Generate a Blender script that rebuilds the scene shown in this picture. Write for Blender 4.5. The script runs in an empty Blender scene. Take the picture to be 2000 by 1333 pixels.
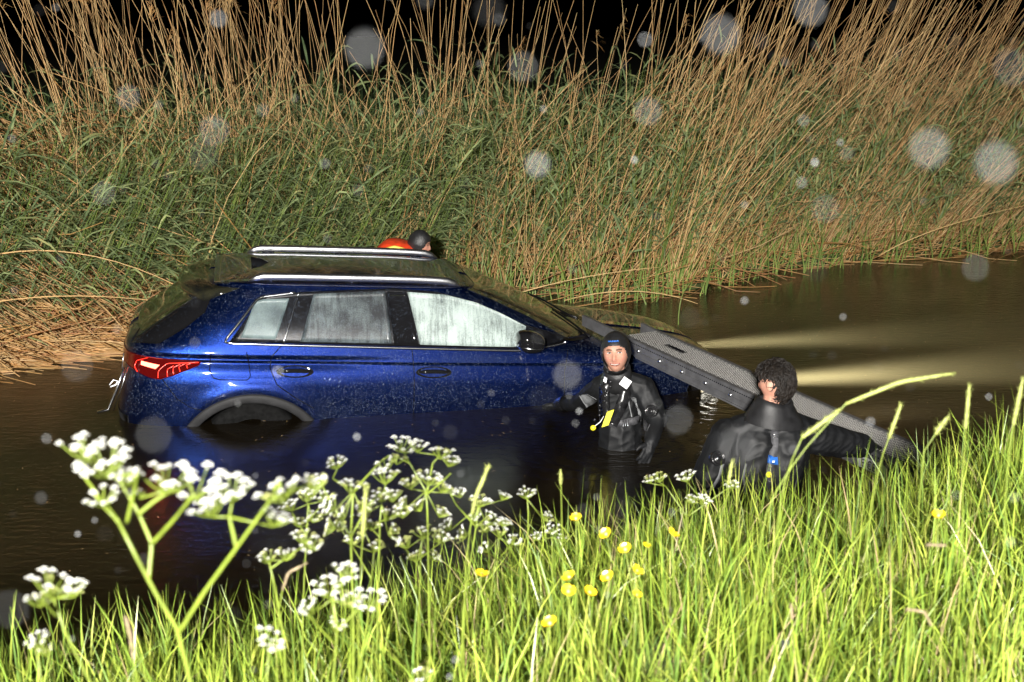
import bpy, bmesh, math, random
import numpy as np
from mathutils import Vector, Matrix, Euler
from mathutils.bvhtree import BVHTree

R = math.radians
rng = np.random.default_rng(7)
random.seed(7)
sc = bpy.context.scene
col = sc.collection

# ------------------------------------------------------------------ camera, night sky, light, exposure
CAM_H = 2.9
cam_d = bpy.data.cameras.new('camera')
cam = bpy.data.objects.new('camera', cam_d); col.objects.link(cam)
cam.location = (0, 0, CAM_H)
cam.rotation_euler = (R(90) - math.atan((666.5 - 33) / 2520), 0, 0)
cam_d.sensor_width = 36; cam_d.lens = 36 * 2520 / 2000
cam_d.clip_start = 0.05; cam_d.clip_end = 500
cam_d.dof.use_dof = True; cam_d.dof.focus_distance = 9.2; cam_d.dof.aperture_fstop = 6.3
sc.camera = cam

world = bpy.data.worlds.new('World'); sc.world = world; world.use_nodes = True
wn = world.node_tree; wn.nodes.clear()
sky = wn.nodes.new('ShaderNodeTexSky'); sky.sky_type = 'NISHITA'; sky.sun_disc = False
sky.sun_elevation = R(-6); sky.sun_rotation = R(200)
bg = wn.nodes.new('ShaderNodeBackground'); bg.inputs['Strength'].default_value = 0.02
wo = wn.nodes.new('ShaderNodeOutputWorld')
wn.links.new(sky.outputs[0], bg.inputs['Color']); wn.links.new(bg.outputs[0], wo.inputs['Surface'])

# the rescue floodlight on the bank behind the photographer that lights this night scene
FLOOD = Vector((-1.1, -7.0, 4.9))
ld = bpy.data.lights.new('floodlight', 'SPOT'); ld.energy = 30000; ld.spot_size = R(90); ld.spot_blend = 0.6
ld.shadow_soft_size = 0.2; ld.color = (1.0, 0.965, 0.91)
lo = bpy.data.objects.new('floodlight', ld); col.objects.link(lo); lo.location = FLOOD
lo.rotation_euler = (Vector((0.2, 11, 0.9)) - FLOOD).to_track_quat('-Z', 'Y').to_euler()

sc.view_settings.view_transform = 'Standard'; sc.view_settings.look = 'None'
sc.view_settings.exposure = 0.0; sc.view_settings.gamma = 1.0
sc.cycles.use_denoising = True
sc.cycles.max_bounces = 8; sc.cycles.transparent_max_bounces = 12
sc.cycles.sample_clamp_indirect = 6.0

# ------------------------------------------------------------------ helpers
def tag(o, label=None, cat=None, group=None, kind=None):
    if label: o['label'] = label
    if cat: o['category'] = cat
    if group: o['group'] = group
    if kind: o['kind'] = kind
    return o

def empty(name, loc=(0, 0, 0), rot=(0, 0, 0)):
    o = bpy.data.objects.new(name, None); col.objects.link(o)
    o.location = loc; o.rotation_euler = rot; o.empty_display_size = .1
    return o

def link(name, me, mat=None, parent=None, smooth=True):
    o = bpy.data.objects.new(name, me); col.objects.link(o)
    if mat is not None:
        for m in (mat if isinstance(mat, (list, tuple)) else [mat]): me.materials.append(m)
    if parent is not None: o.parent = parent
    if smooth and len(me.polygons):
        me.polygons.foreach_set('use_smooth', np.ones(len(me.polygons), bool))
    return o

def mobj(name, V, Fc, mat=None, parent=None, smooth=True, fm=None):
    me = bpy.data.meshes.new(name)
    me.from_pydata([tuple(map(float, v)) for v in V], [], [tuple(int(i) for i in f) for f in Fc])
    if fm is not None: me.polygons.foreach_set('material_index', np.array(fm, dtype=np.int32))
    me.update()
    return link(name, me, mat, parent, smooth)

def fast_mesh(name, V, Q):
    """V (n,3), Q (m,k) faces all the same size"""
    V = np.asarray(V, np.float32); Q = np.asarray(Q, np.int32)
    me = bpy.data.meshes.new(name)
    me.vertices.add(len(V)); me.vertices.foreach_set('co', V.ravel())
    k = Q.shape[1]
    me.loops.add(Q.size); me.loops.foreach_set('vertex_index', Q.ravel())
    me.polygons.add(len(Q)); me.polygons.foreach_set('loop_start', np.arange(0, Q.size, k, dtype=np.int32))
    me.update(calc_edges=True)
    return me

class MB:
    """collects verts / faces of one mesh"""
    def __init__(s): s.v = []; s.f = []; s.m = []
    def add(s, V, Fc, m=0):
        b = len(s.v); s.v += [tuple(v) for v in V]; s.f += [tuple(i + b for i in f) for f in Fc]; s.m += [m] * len(Fc)
        return s
    def tube(s, pts, rad, n=8, m=0, cap=True, flat=1.0):
        pts = [Vector(p) for p in pts]
        if not hasattr(rad, '__len__'): rad = [rad] * len(pts)
        V = []; up = None
        for i, p in enumerate(pts):
            t = (pts[min(i + 1, len(pts) - 1)] - pts[max(i - 1, 0)]).normalized()
            if up is None:
                up = Vector((0, 0, 1)) if abs(t.z) < .9 else Vector((1, 0, 0))
            a = t.cross(up).normalized(); b = a.cross(t).normalized(); up = b
            for k in range(n):
                an = 2 * math.pi * k / n
                V.append(p + a * math.cos(an) * rad[i] + b * math.sin(an) * rad[i] * flat)
        Fc = []
        for i in range(len(pts) - 1):
            for k in range(n):
                k2 = (k + 1) % n
                Fc.append((i * n + k, i * n + k2, (i + 1) * n + k2, (i + 1) * n + k))
        if cap:
            Fc.append(tuple(range(n))[::-1]); Fc.append(tuple((len(pts) - 1) * n + k for k in range(n)))
        return s.add(V, Fc, m)
    def box(s, c, sx, sy, sz, M=None, m=0):
        V = []
        for x in (-1, 1):
            for y in (-1, 1):
                for z in (-1, 1):
                    v = Vector((x * sx / 2, y * sy / 2, z * sz / 2))
                    if M is not None: v = M @ v
                    V.append(v + Vector(c))
        return s.add(V, [(0, 1, 3, 2), (4, 6, 7, 5), (0, 4, 5, 1), (2, 3, 7, 6), (0, 2, 6, 4), (1, 5, 7, 3)], m)
    def ball(s, c, r, nu=10, nv=7, M=None, m=0):
        V = []; Fc = []
        r = r if hasattr(r, '__len__') else (r, r, r)
        for j in range(nv + 1):
            ph = math.pi * j / nv
            for i in range(nu):
                th = 2 * math.pi * i / nu
                v = Vector((r[0] * math.sin(ph) * math.cos(th), r[1] * math.sin(ph) * math.sin(th), r[2] * math.cos(ph)))
                if M is not None: v = M @ v
                V.append(v + Vector(c))
        for j in range(nv):
            for i in range(nu):
                i2 = (i + 1) % nu
                Fc.append((j * nu + i, (j + 1) * nu + i, (j + 1) * nu + i2, j * nu + i2))
        return s.add(V, Fc, m)
    def build(s, name, mat=None, parent=None, smooth=True):
        return mobj(name, s.v, s.f, mat, parent, smooth, s.m)

def ribbons(P, W, S, twist=None):
    """P (N,K,3) centre lines, W (N,K) widths, S (N,3) side vectors -> verts, quads"""
    N, K, _ = P.shape
    off = S[:, None, :] * (W[:, :, None] / 2)
    V = np.stack([P - off, P + off], 2).reshape(-1, 3)
    base = (np.arange(N) * K * 2)[:, None] + (np.arange(K - 1) * 2)[None, :]
    Q = np.stack([base, base + 1, base + 3, base + 2], -1).reshape(-1, 4)
    return V, Q

def tubes3(P, Rd):
    """P (N,K,3), Rd (N,K) -> three-sided stalks"""
    N, K, _ = P.shape
    t = P[:, -1] - P[:, 0]; t /= np.linalg.norm(t, axis=1, keepdims=True) + 1e-9
    ref = np.where(np.abs(t[:, 2:3]) < .9, np.array([[0, 0, 1.]]), np.array([[1., 0, 0]]))
    a = np.cross(t, ref); a /= np.linalg.norm(a, axis=1, keepdims=True); b = np.cross(a, t)
    ring = []
    for k in range(3):
        an = 2 * math.pi * k / 3 + .5
        ring.append(P + (a * math.cos(an) + b * math.sin(an))[:, None, :] * Rd[:, :, None])
    V = np.stack(ring, 2).reshape(-1, 3)
    base = (np.arange(N) * K * 3)[:, None] + (np.arange(K - 1) * 3)[None, :]
    Q = []
    for k in range(3):
        k2 = (k + 1) % 3
        Q.append(np.stack([base + k, base + k2, base + 3 + k2, base + 3 + k], -1).reshape(-1, 4))
    return V, np.concatenate(Q)

# ------------------------------------------------------------------ materials
def mat_new(name):
    m = bpy.data.materials.new(name); m.use_nodes = True
    nt = m.node_tree; b = nt.nodes['Principled BSDF']
    return m, nt, b

def N(nt, t, **kw):
    n = nt.nodes.new(t)
    for k, v in kw.items():
        if k in n.inputs: n.inputs[k].default_value = v
        else: setattr(n, k, v)
    return n

def ramp(nt, fac, stops):
    r = nt.nodes.new('ShaderNodeValToRGB')
    e = r.color_ramp.elements
    while len(e) < len(stops): e.new(.5)
    for i, (p, c) in enumerate(stops):
        e[i].position = p; e[i].color = (*c, 1) if len(c) == 3 else c
    nt.links.new(fac, r.inputs[0]); return r

def plain(name, c, rough=.5, metal=0., noise=0., nscale=30., bump=0., bscale=200., coat=0., spec=.5):
    m, nt, b = mat_new(name)
    b.inputs['Roughness'].default_value = rough; b.inputs['Metallic'].default_value = metal
    b.inputs['Coat Weight'].default_value = coat; b.inputs['Specular IOR Level'].default_value = spec
    tc = N(nt, 'ShaderNodeTexCoord')
    nz = N(nt, 'ShaderNodeTexNoise', Scale=nscale, Detail=4.); nt.links.new(tc.outputs['Object'], nz.inputs['Vector'])
    lo_ = tuple(max(0, x * (1 - noise)) for x in c); hi_ = tuple(min(1, x * (1 + noise)) for x in c)
    r = ramp(nt, nz.outputs['Fac'], [(.3, lo_), (.7, hi_)])
    nt.links.new(r.outputs[0], b.inputs['Base Color'])
    if bump:
        n2 = N(nt, 'ShaderNodeTexNoise', Scale=bscale, Detail=3.); nt.links.new(tc.outputs['Object'], n2.inputs['Vector'])
        bp = N(nt, 'ShaderNodeBump', Strength=bump, Distance=.004); nt.links.new(n2.outputs['Fac'], bp.inputs['Height'])
        nt.links.new(bp.outputs[0], b.inputs['Normal'])
    return m

def wet_bump(nt, b, tc, scale=160., strength=.5, dist=.003, coat=False):
    """rain beads: rounded drops from voronoi cells, only some cells carry one"""
    v = N(nt, 'ShaderNodeTexVoronoi', Scale=scale); nt.links.new(tc.outputs['Object'], v.inputs['Vector'])
    r = ramp(nt, v.outputs['Distance'], [(0., (1, 1, 1)), (.32, (0, 0, 0))])
    sepc = N(nt, 'ShaderNodeSeparateColor'); nt.links.new(v.outputs['Color'], sepc.inputs[0])
    th = N(nt, 'ShaderNodeMath', operation='GREATER_THAN'); th.inputs[1].default_value = .45
    nt.links.new(sepc.outputs[0], th.inputs[0])
    mu = N(nt, 'ShaderNodeMath', operation='MULTIPLY'); nt.links.new(r.outputs[0], mu.inputs[0]); nt.links.new(th.outputs[0], mu.inputs[1])
    bp = N(nt, 'ShaderNodeBump', Strength=strength, Distance=dist); nt.links.new(mu.outputs[0], bp.inputs['Height'])
    nt.links.new(bp.outputs[0], b.inputs['Coat Normal' if coat else 'Normal'])
    return mu

def leaf_mat(name, stops, rough=.45, transl=.35, spec=.5, tip=None):
    """blade material: colour by blade, some light comes through"""
    m, nt, b = mat_new(name)
    g = N(nt, 'ShaderNodeNewGeometry')
    r = ramp(nt, g.outputs['Random Per Island'], stops)
    tc = N(nt, 'ShaderNodeTexCoord'); nz = N(nt, 'ShaderNodeTexNoise', Scale=7., Detail=3.)
    nt.links.new(tc.outputs['Object'], nz.inputs['Vector'])
    mx = N(nt, 'ShaderNodeMix', data_type='RGBA', blend_type='MULTIPLY'); mx.inputs[0].default_value = 1.
    r2 = ramp(nt, nz.outputs['Fac'], [(.3, (.72, .76, .7)), (.7, (1.15, 1.1, 1.05))])
    nt.links.new(r.outputs[0], mx.inputs[6]); nt.links.new(r2.outputs[0], mx.inputs[7])
    nt.links.new(mx.outputs[2], b.inputs['Base Color'])
    b.inputs['Roughness'].default_value = rough; b.inputs['Specular IOR Level'].default_value = spec
    tr = N(nt, 'ShaderNodeBsdfTranslucent'); nt.links.new(mx.outputs[2], tr.inputs['Color'])
    ms = N(nt, 'ShaderNodeMixShader'); ms.inputs[0].default_value = transl
    out = nt.nodes['Material Output']
    nt.links.new(b.outputs[0], ms.inputs[1]); nt.links.new(tr.outputs[0], ms.inputs[2]); nt.links.new(ms.outputs[0], out.inputs['Surface'])
    return m

def emit(name, c, s, base=(.3, .02, .02)):
    m, nt, b = mat_new(name)
    b.inputs['Base Color'].default_value = (*base, 1); b.inputs['Roughness'].default_value = .2
    b.inputs['Emission Color'].default_value = (*c, 1); b.inputs['Emission Strength'].default_value = s
    return m

M = {}
M['plastic'] = plain('black_plastic', (.005, .005, .006), .3, spec=.3, noise=.4, nscale=15, bump=.15, bscale=300)
M['cladding'] = plain('grey_cladding', (.017, .017, .018), .6, spec=.25, noise=.35, nscale=12, bump=.2, bscale=250)
M['gloss'] = plain('gloss_black', (.008, .008, .009), .07, coat=1.)
M['alu'] = plain('brushed_aluminium', (.72, .73, .76), .32, metal=1., noise=.12, nscale=60, bump=.1, bscale=90)
M['chrome'] = plain('satin_chrome', (.78, .79, .82), .22, metal=1.)
M['tyre'] = plain('tyre_rubber', (.006, .006, .006), .9, noise=.4, bump=.3, bscale=120, spec=.08)
M['rim'] = plain('rim_alloy', (.25, .26, .27), .35, metal=1.)
M['gap'] = plain('shut_gap', (.004, .004, .006), .9, spec=.05)
M['white'] = plain('white_reflective', (.9, .9, .92), .35, noise=.03)
M['yellow'] = plain('yellow_plastic', (.85, .75, .03), .35, noise=.1)
M['skin_lens'] = None

def car_paint():
    m, nt, b = mat_new('wet_blue_metallic_paint')
    tc = N(nt, 'ShaderNodeTexCoord')
    v = N(nt, 'ShaderNodeTexVoronoi', Scale=650.); nt.links.new(tc.outputs['Object'], v.inputs['Vector'])
    sc_ = N(nt, 'ShaderNodeSeparateColor'); nt.links.new(v.outputs['Color'], sc_.inputs[0])
    fl = ramp(nt, sc_.outputs[0], [(.0, (.0004, .0026, .030)), (.75, (.0014, .010, .080)), (1., (.010, .055, .30))])
    # dirt film near the water line
    nz = N(nt, 'ShaderNodeTexNoise', Scale=9., Detail=6.); nt.links.new(tc.outputs['Object'], nz.inputs['Vector'])
    sx = N(nt, 'ShaderNodeSeparateXYZ'); nt.links.new(tc.outputs['Object'], sx.inputs[0])
    hr = N(nt, 'ShaderNodeMapRange'); hr.inputs[1].default_value = .95; hr.inputs[2].default_value = .62; hr.inputs[3].default_value = 0; hr.inputs[4].default_value = .55
    nt.links.new(sx.outputs[2], hr.inputs[0])
    mu = N(nt, 'ShaderNodeMath', operation='MULTIPLY'); nt.links.new(hr.outputs[0], mu.inputs[0]); nt.links.new(nz.outputs['Fac'], mu.inputs[1])
    mx = N(nt, 'ShaderNodeMix', data_type='RGBA'); nt.links.new(mu.outputs[0], mx.inputs[0]); nt.links.new(fl.outputs[0], mx.inputs[6])
    mx.inputs[7].default_value = (.02, .025, .05, 1)
    nt.links.new(mx.outputs[2], b.inputs['Base Color'])
    b.inputs['Metallic'].default_value = .92; b.inputs['Roughness'].default_value = .33
    b.inputs['Coat Weight'].default_value = 1.; b.inputs['Coat Roughness'].default_value = .04
    n2 = N(nt, 'ShaderNodeTexWhiteNoise'); 
    # flake tilt
    vm = N(nt, 'ShaderNodeVectorMath', operation='SUBTRACT'); vm.inputs[1].default_value = (.5, .5, .5); nt.links.new(v.outputs['Color'], vm.inputs[0])
    vs = N(nt, 'ShaderNodeVectorMath', operation='SCALE'); vs.inputs[3].default_value = .22; nt.links.new(vm.outputs[0], vs.inputs[0])
    g = N(nt, 'ShaderNodeNewGeometry'); va = N(nt, 'ShaderNodeVectorMath', operation='ADD')
    nt.links.new(g.outputs['Normal'], va.inputs[0]); nt.links.new(vs.outputs[0], va.inputs[1])
    vn = N(nt, 'ShaderNodeVectorMath', operation='NORMALIZE'); nt.links.new(va.outputs[0], vn.inputs[0])
    nt.links.new(vn.outputs[0], b.inputs['Normal'])
    wet_bump(nt, b, tc, 70., 1., .006, coat=True)
    return m
M['paint'] = car_paint()

def dark_gloss_panel(name, c=(.006, .007, .008), reed_tint=.35):
    """black roof / glass seen wet, with the mirrored reeds painted in as brown-green patches"""
    m, nt, b = mat_new(name)
    tc = N(nt, 'ShaderNodeTexCoord')
    nz = N(nt, 'ShaderNodeTexNoise', Scale=5., Detail=8., Roughness=.65); nt.links.new(tc.outputs['Object'], nz.inputs['Vector'])
    r = ramp(nt, nz.outputs['Fac'], [(.38, c), (.62, tuple(a + (b_ - a) * reed_tint for a, b_ in zip(c, (.06, .055, .02))))])  # reflection of the reeds put into the base colour
    nt.links.new(r.outputs[0], b.inputs['Base Color'])
    r2 = ramp(nt, nz.outputs['Fac'], [(.4, (.04,) * 3), (.7, (.22,) * 3)]); nt.links.new(r2.outputs[0], b.inputs['Roughness'])
    b.inputs['Coat Weight'].default_value = .55; b.inputs['Coat Roughness'].default_value = .03; b.inputs['IOR'].default_value = 1.45
    wet_bump(nt, b, tc, 70., .5, .004, coat=True)
    return m
M['roof'] = dark_gloss_panel('wet_black_roof')
M['screen'] = dark_gloss_panel('wet_windscreen_glass', (.008, .01, .009), .5)

def fog_glass(name, fog, dark, cover, streak):
    """side window misted on the inside: condensation with run marks, wet gloss outside"""
    m, nt, b = mat_new(name)
    tc = N(nt, 'ShaderNodeTexCoord')
    mp = N(nt, 'ShaderNodeMapping'); mp.inputs['Scale'].default_value = (19., 3., 1.3); mp.inputs['Rotation'].default_value = (0, R(-10), 0)
    nt.links.new(tc.outputs['Object'], mp.inputs['Vector'])
    st = N(nt, 'ShaderNodeTexNoise', Scale=2.4, Detail=7., Roughness=.7); nt.links.new(mp.outputs[0], st.inputs['Vector'])
    bl = N(nt, 'ShaderNodeTexNoise', Scale=4.2, Detail=3., Roughness=.5); nt.links.new(tc.outputs['Object'], bl.inputs['Vector'])
    fine = N(nt, 'ShaderNodeTexNoise', Scale=150., Detail=3., Roughness=.8); nt.links.new(tc.outputs['Object'], fine.inputs['Vector'])
    a1 = N(nt, 'ShaderNodeMath', operation='MULTIPLY'); a1.inputs[1].default_value = streak; nt.links.new(st.outputs['Fac'], a1.inputs[0])
    a2 = N(nt, 'ShaderNodeMath', operation='MULTIPLY'); a2.inputs[1].default_value = 1 - streak; nt.links.new(bl.outputs['Fac'], a2.inputs[0])
    a3 = N(nt, 'ShaderNodeMath', operation='ADD'); nt.links.new(a1.outputs[0], a3.inputs[0]); nt.links.new(a2.outputs[0], a3.inputs[1])
    a4 = N(nt, 'ShaderNodeMath', operation='MULTIPLY_ADD'); a4.inputs[1].default_value = .5; nt.links.new(fine.outputs['Fac'], a4.inputs[0]); nt.links.new(a3.outputs[0], a4.inputs[2])
    r = ramp(nt, a4.outputs[0], [(cover - .12, dark), (cover + .1, fog)])
    nt.links.new(r.outputs[0], b.inputs['Base Color'])
    b.inputs['Roughness'].default_value = .5
    b.inputs['Coat Weight'].default_value = 1.; b.inputs['Coat Roughness'].default_value = .09
    wet_bump(nt, b, tc, 130., .6, .003, coat=True)
    return m
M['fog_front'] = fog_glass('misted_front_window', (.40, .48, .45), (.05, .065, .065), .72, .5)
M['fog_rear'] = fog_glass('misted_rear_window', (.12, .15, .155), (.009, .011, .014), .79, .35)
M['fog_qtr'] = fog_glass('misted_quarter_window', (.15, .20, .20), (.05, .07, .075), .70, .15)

def lens_red():
    m, nt, b = mat_new('red_lamp_lens')
    b.inputs['Base Color'].default_value = (.05, .002, .002, 1); b.inputs['Roughness'].default_value = .08
    b.inputs['Coat Weight'].default_value = 1.
    b.inputs['Emission Color'].default_value = (1., .01, .006, 1); b.inputs['Emission Strength'].default_value = .035
    return m
M['lens'] = lens_red()
M['tail_hot'] = emit('tail_light_core', (1., .13, .08), 9.)
M['tail_bar'] = emit('tail_light_bar', (1., .03, .01), 1.9)
M['head_hot'] = emit('headlight_core', (1., .95, .8), 5., (.8, .8, .8))

M['suit'] = plain('black_drysuit', (.0055, .006, .007), .62, noise=.5, nscale=9, bump=.25, bscale=60, spec=.35)
M['neoprene'] = plain('black_neoprene', (.014, .014, .015), .42, noise=.4, nscale=20, bump=.5, bscale=260)
M['rubber'] = plain('black_rubber', (.012, .012, .013), .25, noise=.3, nscale=20, bump=.2, bscale=90, coat=.4)
M['webbing'] = plain('grey_webbing', (.05, .05, .055), .6, noise=.3, nscale=80, bump=.5, bscale=400)
M['greypanel'] = plain('grey_suit_panel', (.16, .165, .17), .6, noise=.25, nscale=30, bump=.3, bscale=120)
M['red_jacket'] = plain('red_jacket', (.62, .05, .012), .5, noise=.3, nscale=20, bump=.3, bscale=60)
M['hair'] = plain('dark_hair', (.012, .009, .007), .5, noise=.6, nscale=40, spec=.35)
M['blue'] = plain('blue_print', (.02, .13, .5), .5)
M['ink'] = plain('black_ink', (.01, .01, .01), .6)

def skin_mat():
    m, nt, b = mat_new('wet_skin')
    a = N(nt, 'ShaderNodeVertexColor', layer_name='tone')
    nt.links.new(a.outputs[0], b.inputs['Base Color'])
    b.inputs['Roughness'].default_value = .55; b.inputs['Specular IOR Level'].default_value = .35; b.inputs['Subsurface Weight'].default_value = .12
    b.inputs['Subsurface Radius'].default_value = (.01, .004, .002); b.inputs['Subsurface Scale'].default_value = .5
    tc = N(nt, 'ShaderNodeTexCoord'); nz = N(nt, 'ShaderNodeTexNoise', Scale=160., Detail=3.); nt.links.new(tc.outputs['Object'], nz.inputs['Vector'])
    bp = N(nt, 'ShaderNodeBump', Strength=.15, Distance=.002); nt.links.new(nz.outputs['Fac'], bp.inputs['Height']); nt.links.new(bp.outputs[0], b.inputs['Normal'])
    return m
M['skin'] = skin_mat()

def water_mat():
    m, nt, b = mat_new('dark_ditch_water')
    nt.nodes.remove(b)
    out = nt.nodes['Material Output']
    tc = N(nt, 'ShaderNodeTexCoord')
    mp = N(nt, 'ShaderNodeMapping'); mp.inputs['Scale'].default_value = (1., 2.2, 1.); nt.links.new(tc.outputs['Object'], mp.inputs['Vector'])
    n1 = N(nt, 'ShaderNodeTexNoise', Scale=9., Detail=4., Roughness=.55); nt.links.new(mp.outputs[0], n1.inputs['Vector'])
    n2 = N(nt, 'ShaderNodeTexNoise', Scale=55., Detail=3., Roughness=.6); nt.links.new(mp.outputs[0], n2.inputs['Vector'])
    big = N(nt, 'ShaderNodeTexNoise', Scale=.7, Detail=2.); nt.links.new(tc.outputs['Object'], big.inputs['Vector'])
    ad = N(nt, 'ShaderNodeMath', operation='MULTIPLY_ADD'); ad.inputs[1].default_value = .22
    nt.links.new(n2.outputs['Fac'], ad.inputs[0]); nt.links.new(n1.outputs['Fac'], ad.inputs[2])
    pat = N(nt, 'ShaderNodeTexNoise', Scale=.55, Detail=3.); nt.links.new(tc.outputs['Object'], pat.inputs['Vector'])
    pr_ = N(nt, 'ShaderNodeMapRange'); pr_.inputs[1].default_value = .35; pr_.inputs[2].default_value = .65; pr_.inputs[3].default_value = .35; pr_.inputs[4].default_value = 1.3; nt.links.new(pat.outputs['Fac'], pr_.inputs[0])
    hm = N(nt, 'ShaderNodeMath', operation='MULTIPLY'); nt.links.new(ad.outputs[0], hm.inputs[0]); nt.links.new(pr_.outputs[0], hm.inputs[1])
    tot = hm
    for (cx, cy, k, am) in ((.75, 8.5, 46., 1.1), (1.43, 7.0, 42., 1.2), (.3, 9.2, 60., .8), (1.7, 9.6, 50., .8)):
        vd = N(nt, 'ShaderNodeVectorMath', operation='DISTANCE'); vd.inputs[1].default_value = (cx, cy, 0); nt.links.new(tc.outputs['Object'], vd.inputs[0])
        wob = N(nt, 'ShaderNodeMath', operation='MULTIPLY_ADD'); wob.inputs[1].default_value = .25; nt.links.new(n1.outputs['Fac'], wob.inputs[0]); nt.links.new(vd.outputs['Value'], wob.inputs[2])
        k1 = N(nt, 'ShaderNodeMath', operation='MULTIPLY'); k1.inputs[1].default_value = k; nt.links.new(wob.outputs[0], k1.inputs[0])
        sn = N(nt, 'ShaderNodeMath', operation='SINE'); nt.links.new(k1.outputs[0], sn.inputs[0])
        fa = N(nt, 'ShaderNodeMapRange'); fa.inputs[1].default_value = .1; fa.inputs[2].default_value = 1.15; fa.inputs[3].default_value = am; fa.inputs[4].default_value = 0.; nt.links.new(vd.outputs['Value'], fa.inputs[0])
        f2 = N(nt, 'ShaderNodeMath', operation='MULTIPLY'); nt.links.new(fa.outputs[0], f2.inputs[0]); nt.links.new(fa.outputs[0], f2.inputs[1])
        m2 = N(nt, 'ShaderNodeMath', operation='MULTIPLY'); nt.links.new(sn.outputs[0], m2.inputs[0]); nt.links.new(f2.outputs[0], m2.inputs[1])
        a2 = N(nt, 'ShaderNodeMath', operation='MULTIPLY_ADD'); a2.inputs[1].default_value = .35; nt.links.new(m2.outputs[0], a2.inputs[0]); nt.links.new(tot.outputs[0], a2.inputs[2]); tot = a2
    bp = N(nt, 'ShaderNodeBump', Strength=.42, Distance=.014); nt.links.new(tot.outputs[0], bp.inputs['Height'])
    gl = N(nt, 'ShaderNodeBsdfGlossy', Roughness=.045); gl.inputs['Color'].default_value = (1, 1, 1, 1); nt.links.new(bp.outputs[0], gl.inputs['Normal'])
    fr = N(nt, 'ShaderNodeFresnel', IOR=1.33); nt.links.new(bp.outputs[0], fr.inputs['Normal'])
    tp = N(nt, 'ShaderNodeBsdfTransparent'); tp.inputs['Color'].default_value = (.55, .47, .32, 1)
    # suspended silt: scatters light that comes from above and from the lamps below
    df = N(nt, 'ShaderNodeBsdfDiffuse'); tl = N(nt, 'ShaderNodeBsdfTranslucent')
    sr = ramp(nt, big.outputs['Fac'], [(.3, (.016, .011, .006)), (.7, (.030, .023, .013))])
    nt.links.new(sr.outputs[0], df.inputs['Color'])
    tl.inputs['Color'].default_value = (.5, .43, .24, 1)
    s1 = N(nt, 'ShaderNodeMixShader'); s1.inputs[0].default_value = .5; nt.links.new(df.outputs[0], s1.inputs[1]); nt.links.new(tl.outputs[0], s1.inputs[2])
    s2 = N(nt, 'ShaderNodeMixShader'); s2.inputs[0].default_value = .72; nt.links.new(tp.outputs[0], s2.inputs[1]); nt.links.new(s1.outputs[0], s2.inputs[2])
    s3 = N(nt, 'ShaderNodeMixShader'); nt.links.new(fr.outputs[0], s3.inputs[0]); nt.links.new(s2.outputs[0], s3.inputs[1]); nt.links.new(gl.outputs[0], s3.inputs[2])
    nt.links.new(s3.outputs[0], out.inputs['Surface'])
    return m
M['water'] = water_mat()
M['silt'] = plain('brown_silt', (.035, .026, .013), .9, noise=.5, nscale=1.5)
M['soil'] = plain('mossy_soil', (.055, .075, .018), .9, noise=.5, nscale=4, bump=.6, bscale=25)

M['dry'] = leaf_mat('dry_reed', [(0., (.40, .22, .085)), (.35, (.60, .38, .16)), (.7, (.68, .48, .23)), (1., (.50, .27, .10))], .5, .08)
M['dry_mat'] = leaf_mat('fallen_dry_reed', [(0., (.28, .13, .045)), (.4, (.52, .29, .10)), (.75, (.62, .42, .20)), (1., (.42, .17, .06))], .5, .08)
M['reed_leaf'] = leaf_mat('green_reed_leaf', [(0., (.15, .215, .105)), (.5, (.255, .33, .16)), (.85, (.33, .40, .18)), (1., (.40, .41, .18))], .33, .2, .6)
M['reed_shoot'] = leaf_mat('young_reed_shoot', [(0., (.14, .22, .05)), (1., (.25, .33, .08))], .4, .25)
M['grass'] = leaf_mat('lush_wet_grass', [(0., (.13, .23, .045)), (.35, (.25, .37, .05)), (.75, (.37, .47, .065)), (.92, (.46, .50, .10)), (.965, (.50, .42, .22)), (1., (.40, .30, .16))], .36, .3, .5)
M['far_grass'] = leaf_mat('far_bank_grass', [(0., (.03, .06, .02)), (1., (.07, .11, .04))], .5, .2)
M['stem'] = plain('pale_green_stem', (.13, .17, .02), .45, noise=.3, nscale=25)
M['floret'] = plain('white_floret', (.80, .80, .74), .6, noise=.06, nscale=80)
M['bud'] = plain('greenish_bud', (.42, .44, .14), .6, noise=.3, nscale=60)
M['petal'] = plain('yellow_petal', (.80, .55, .015), .3, noise=.15, nscale=60, coat=.2)
M['seed'] = plain('grass_seed_head', (.20, .22, .055), .6, noise=.4, nscale=120)
M['seed_pink'] = plain('pinkish_seed_head', (.17, .13, .075), .6, noise=.4, nscale=120)

# ------------------------------------------------------------------ the place: ground, ditch, water
BANK = np.array([(-30, -6), (-12, 5.6), (-7.5, 9.0), (-5.54, 10.3), (-4.55, 11.1), (-3.45, 12.0), (-2.09, 12.75), (-.54, 13.3), (.55, 13.6), (1.37, 13.5), (1.99, 13.9), (3.04, 15.0), (4.48, 15.8), (6.69, 16.6), (9, 17.3), (20, 20.5), (60, 33)], float)
def far_edge(x): return np.interp(x, BANK[:, 0], BANK[:, 1])
def near_edge(x): return 5.3 + .45 * x + .12 * np.sin(x * 2.3) 

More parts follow.
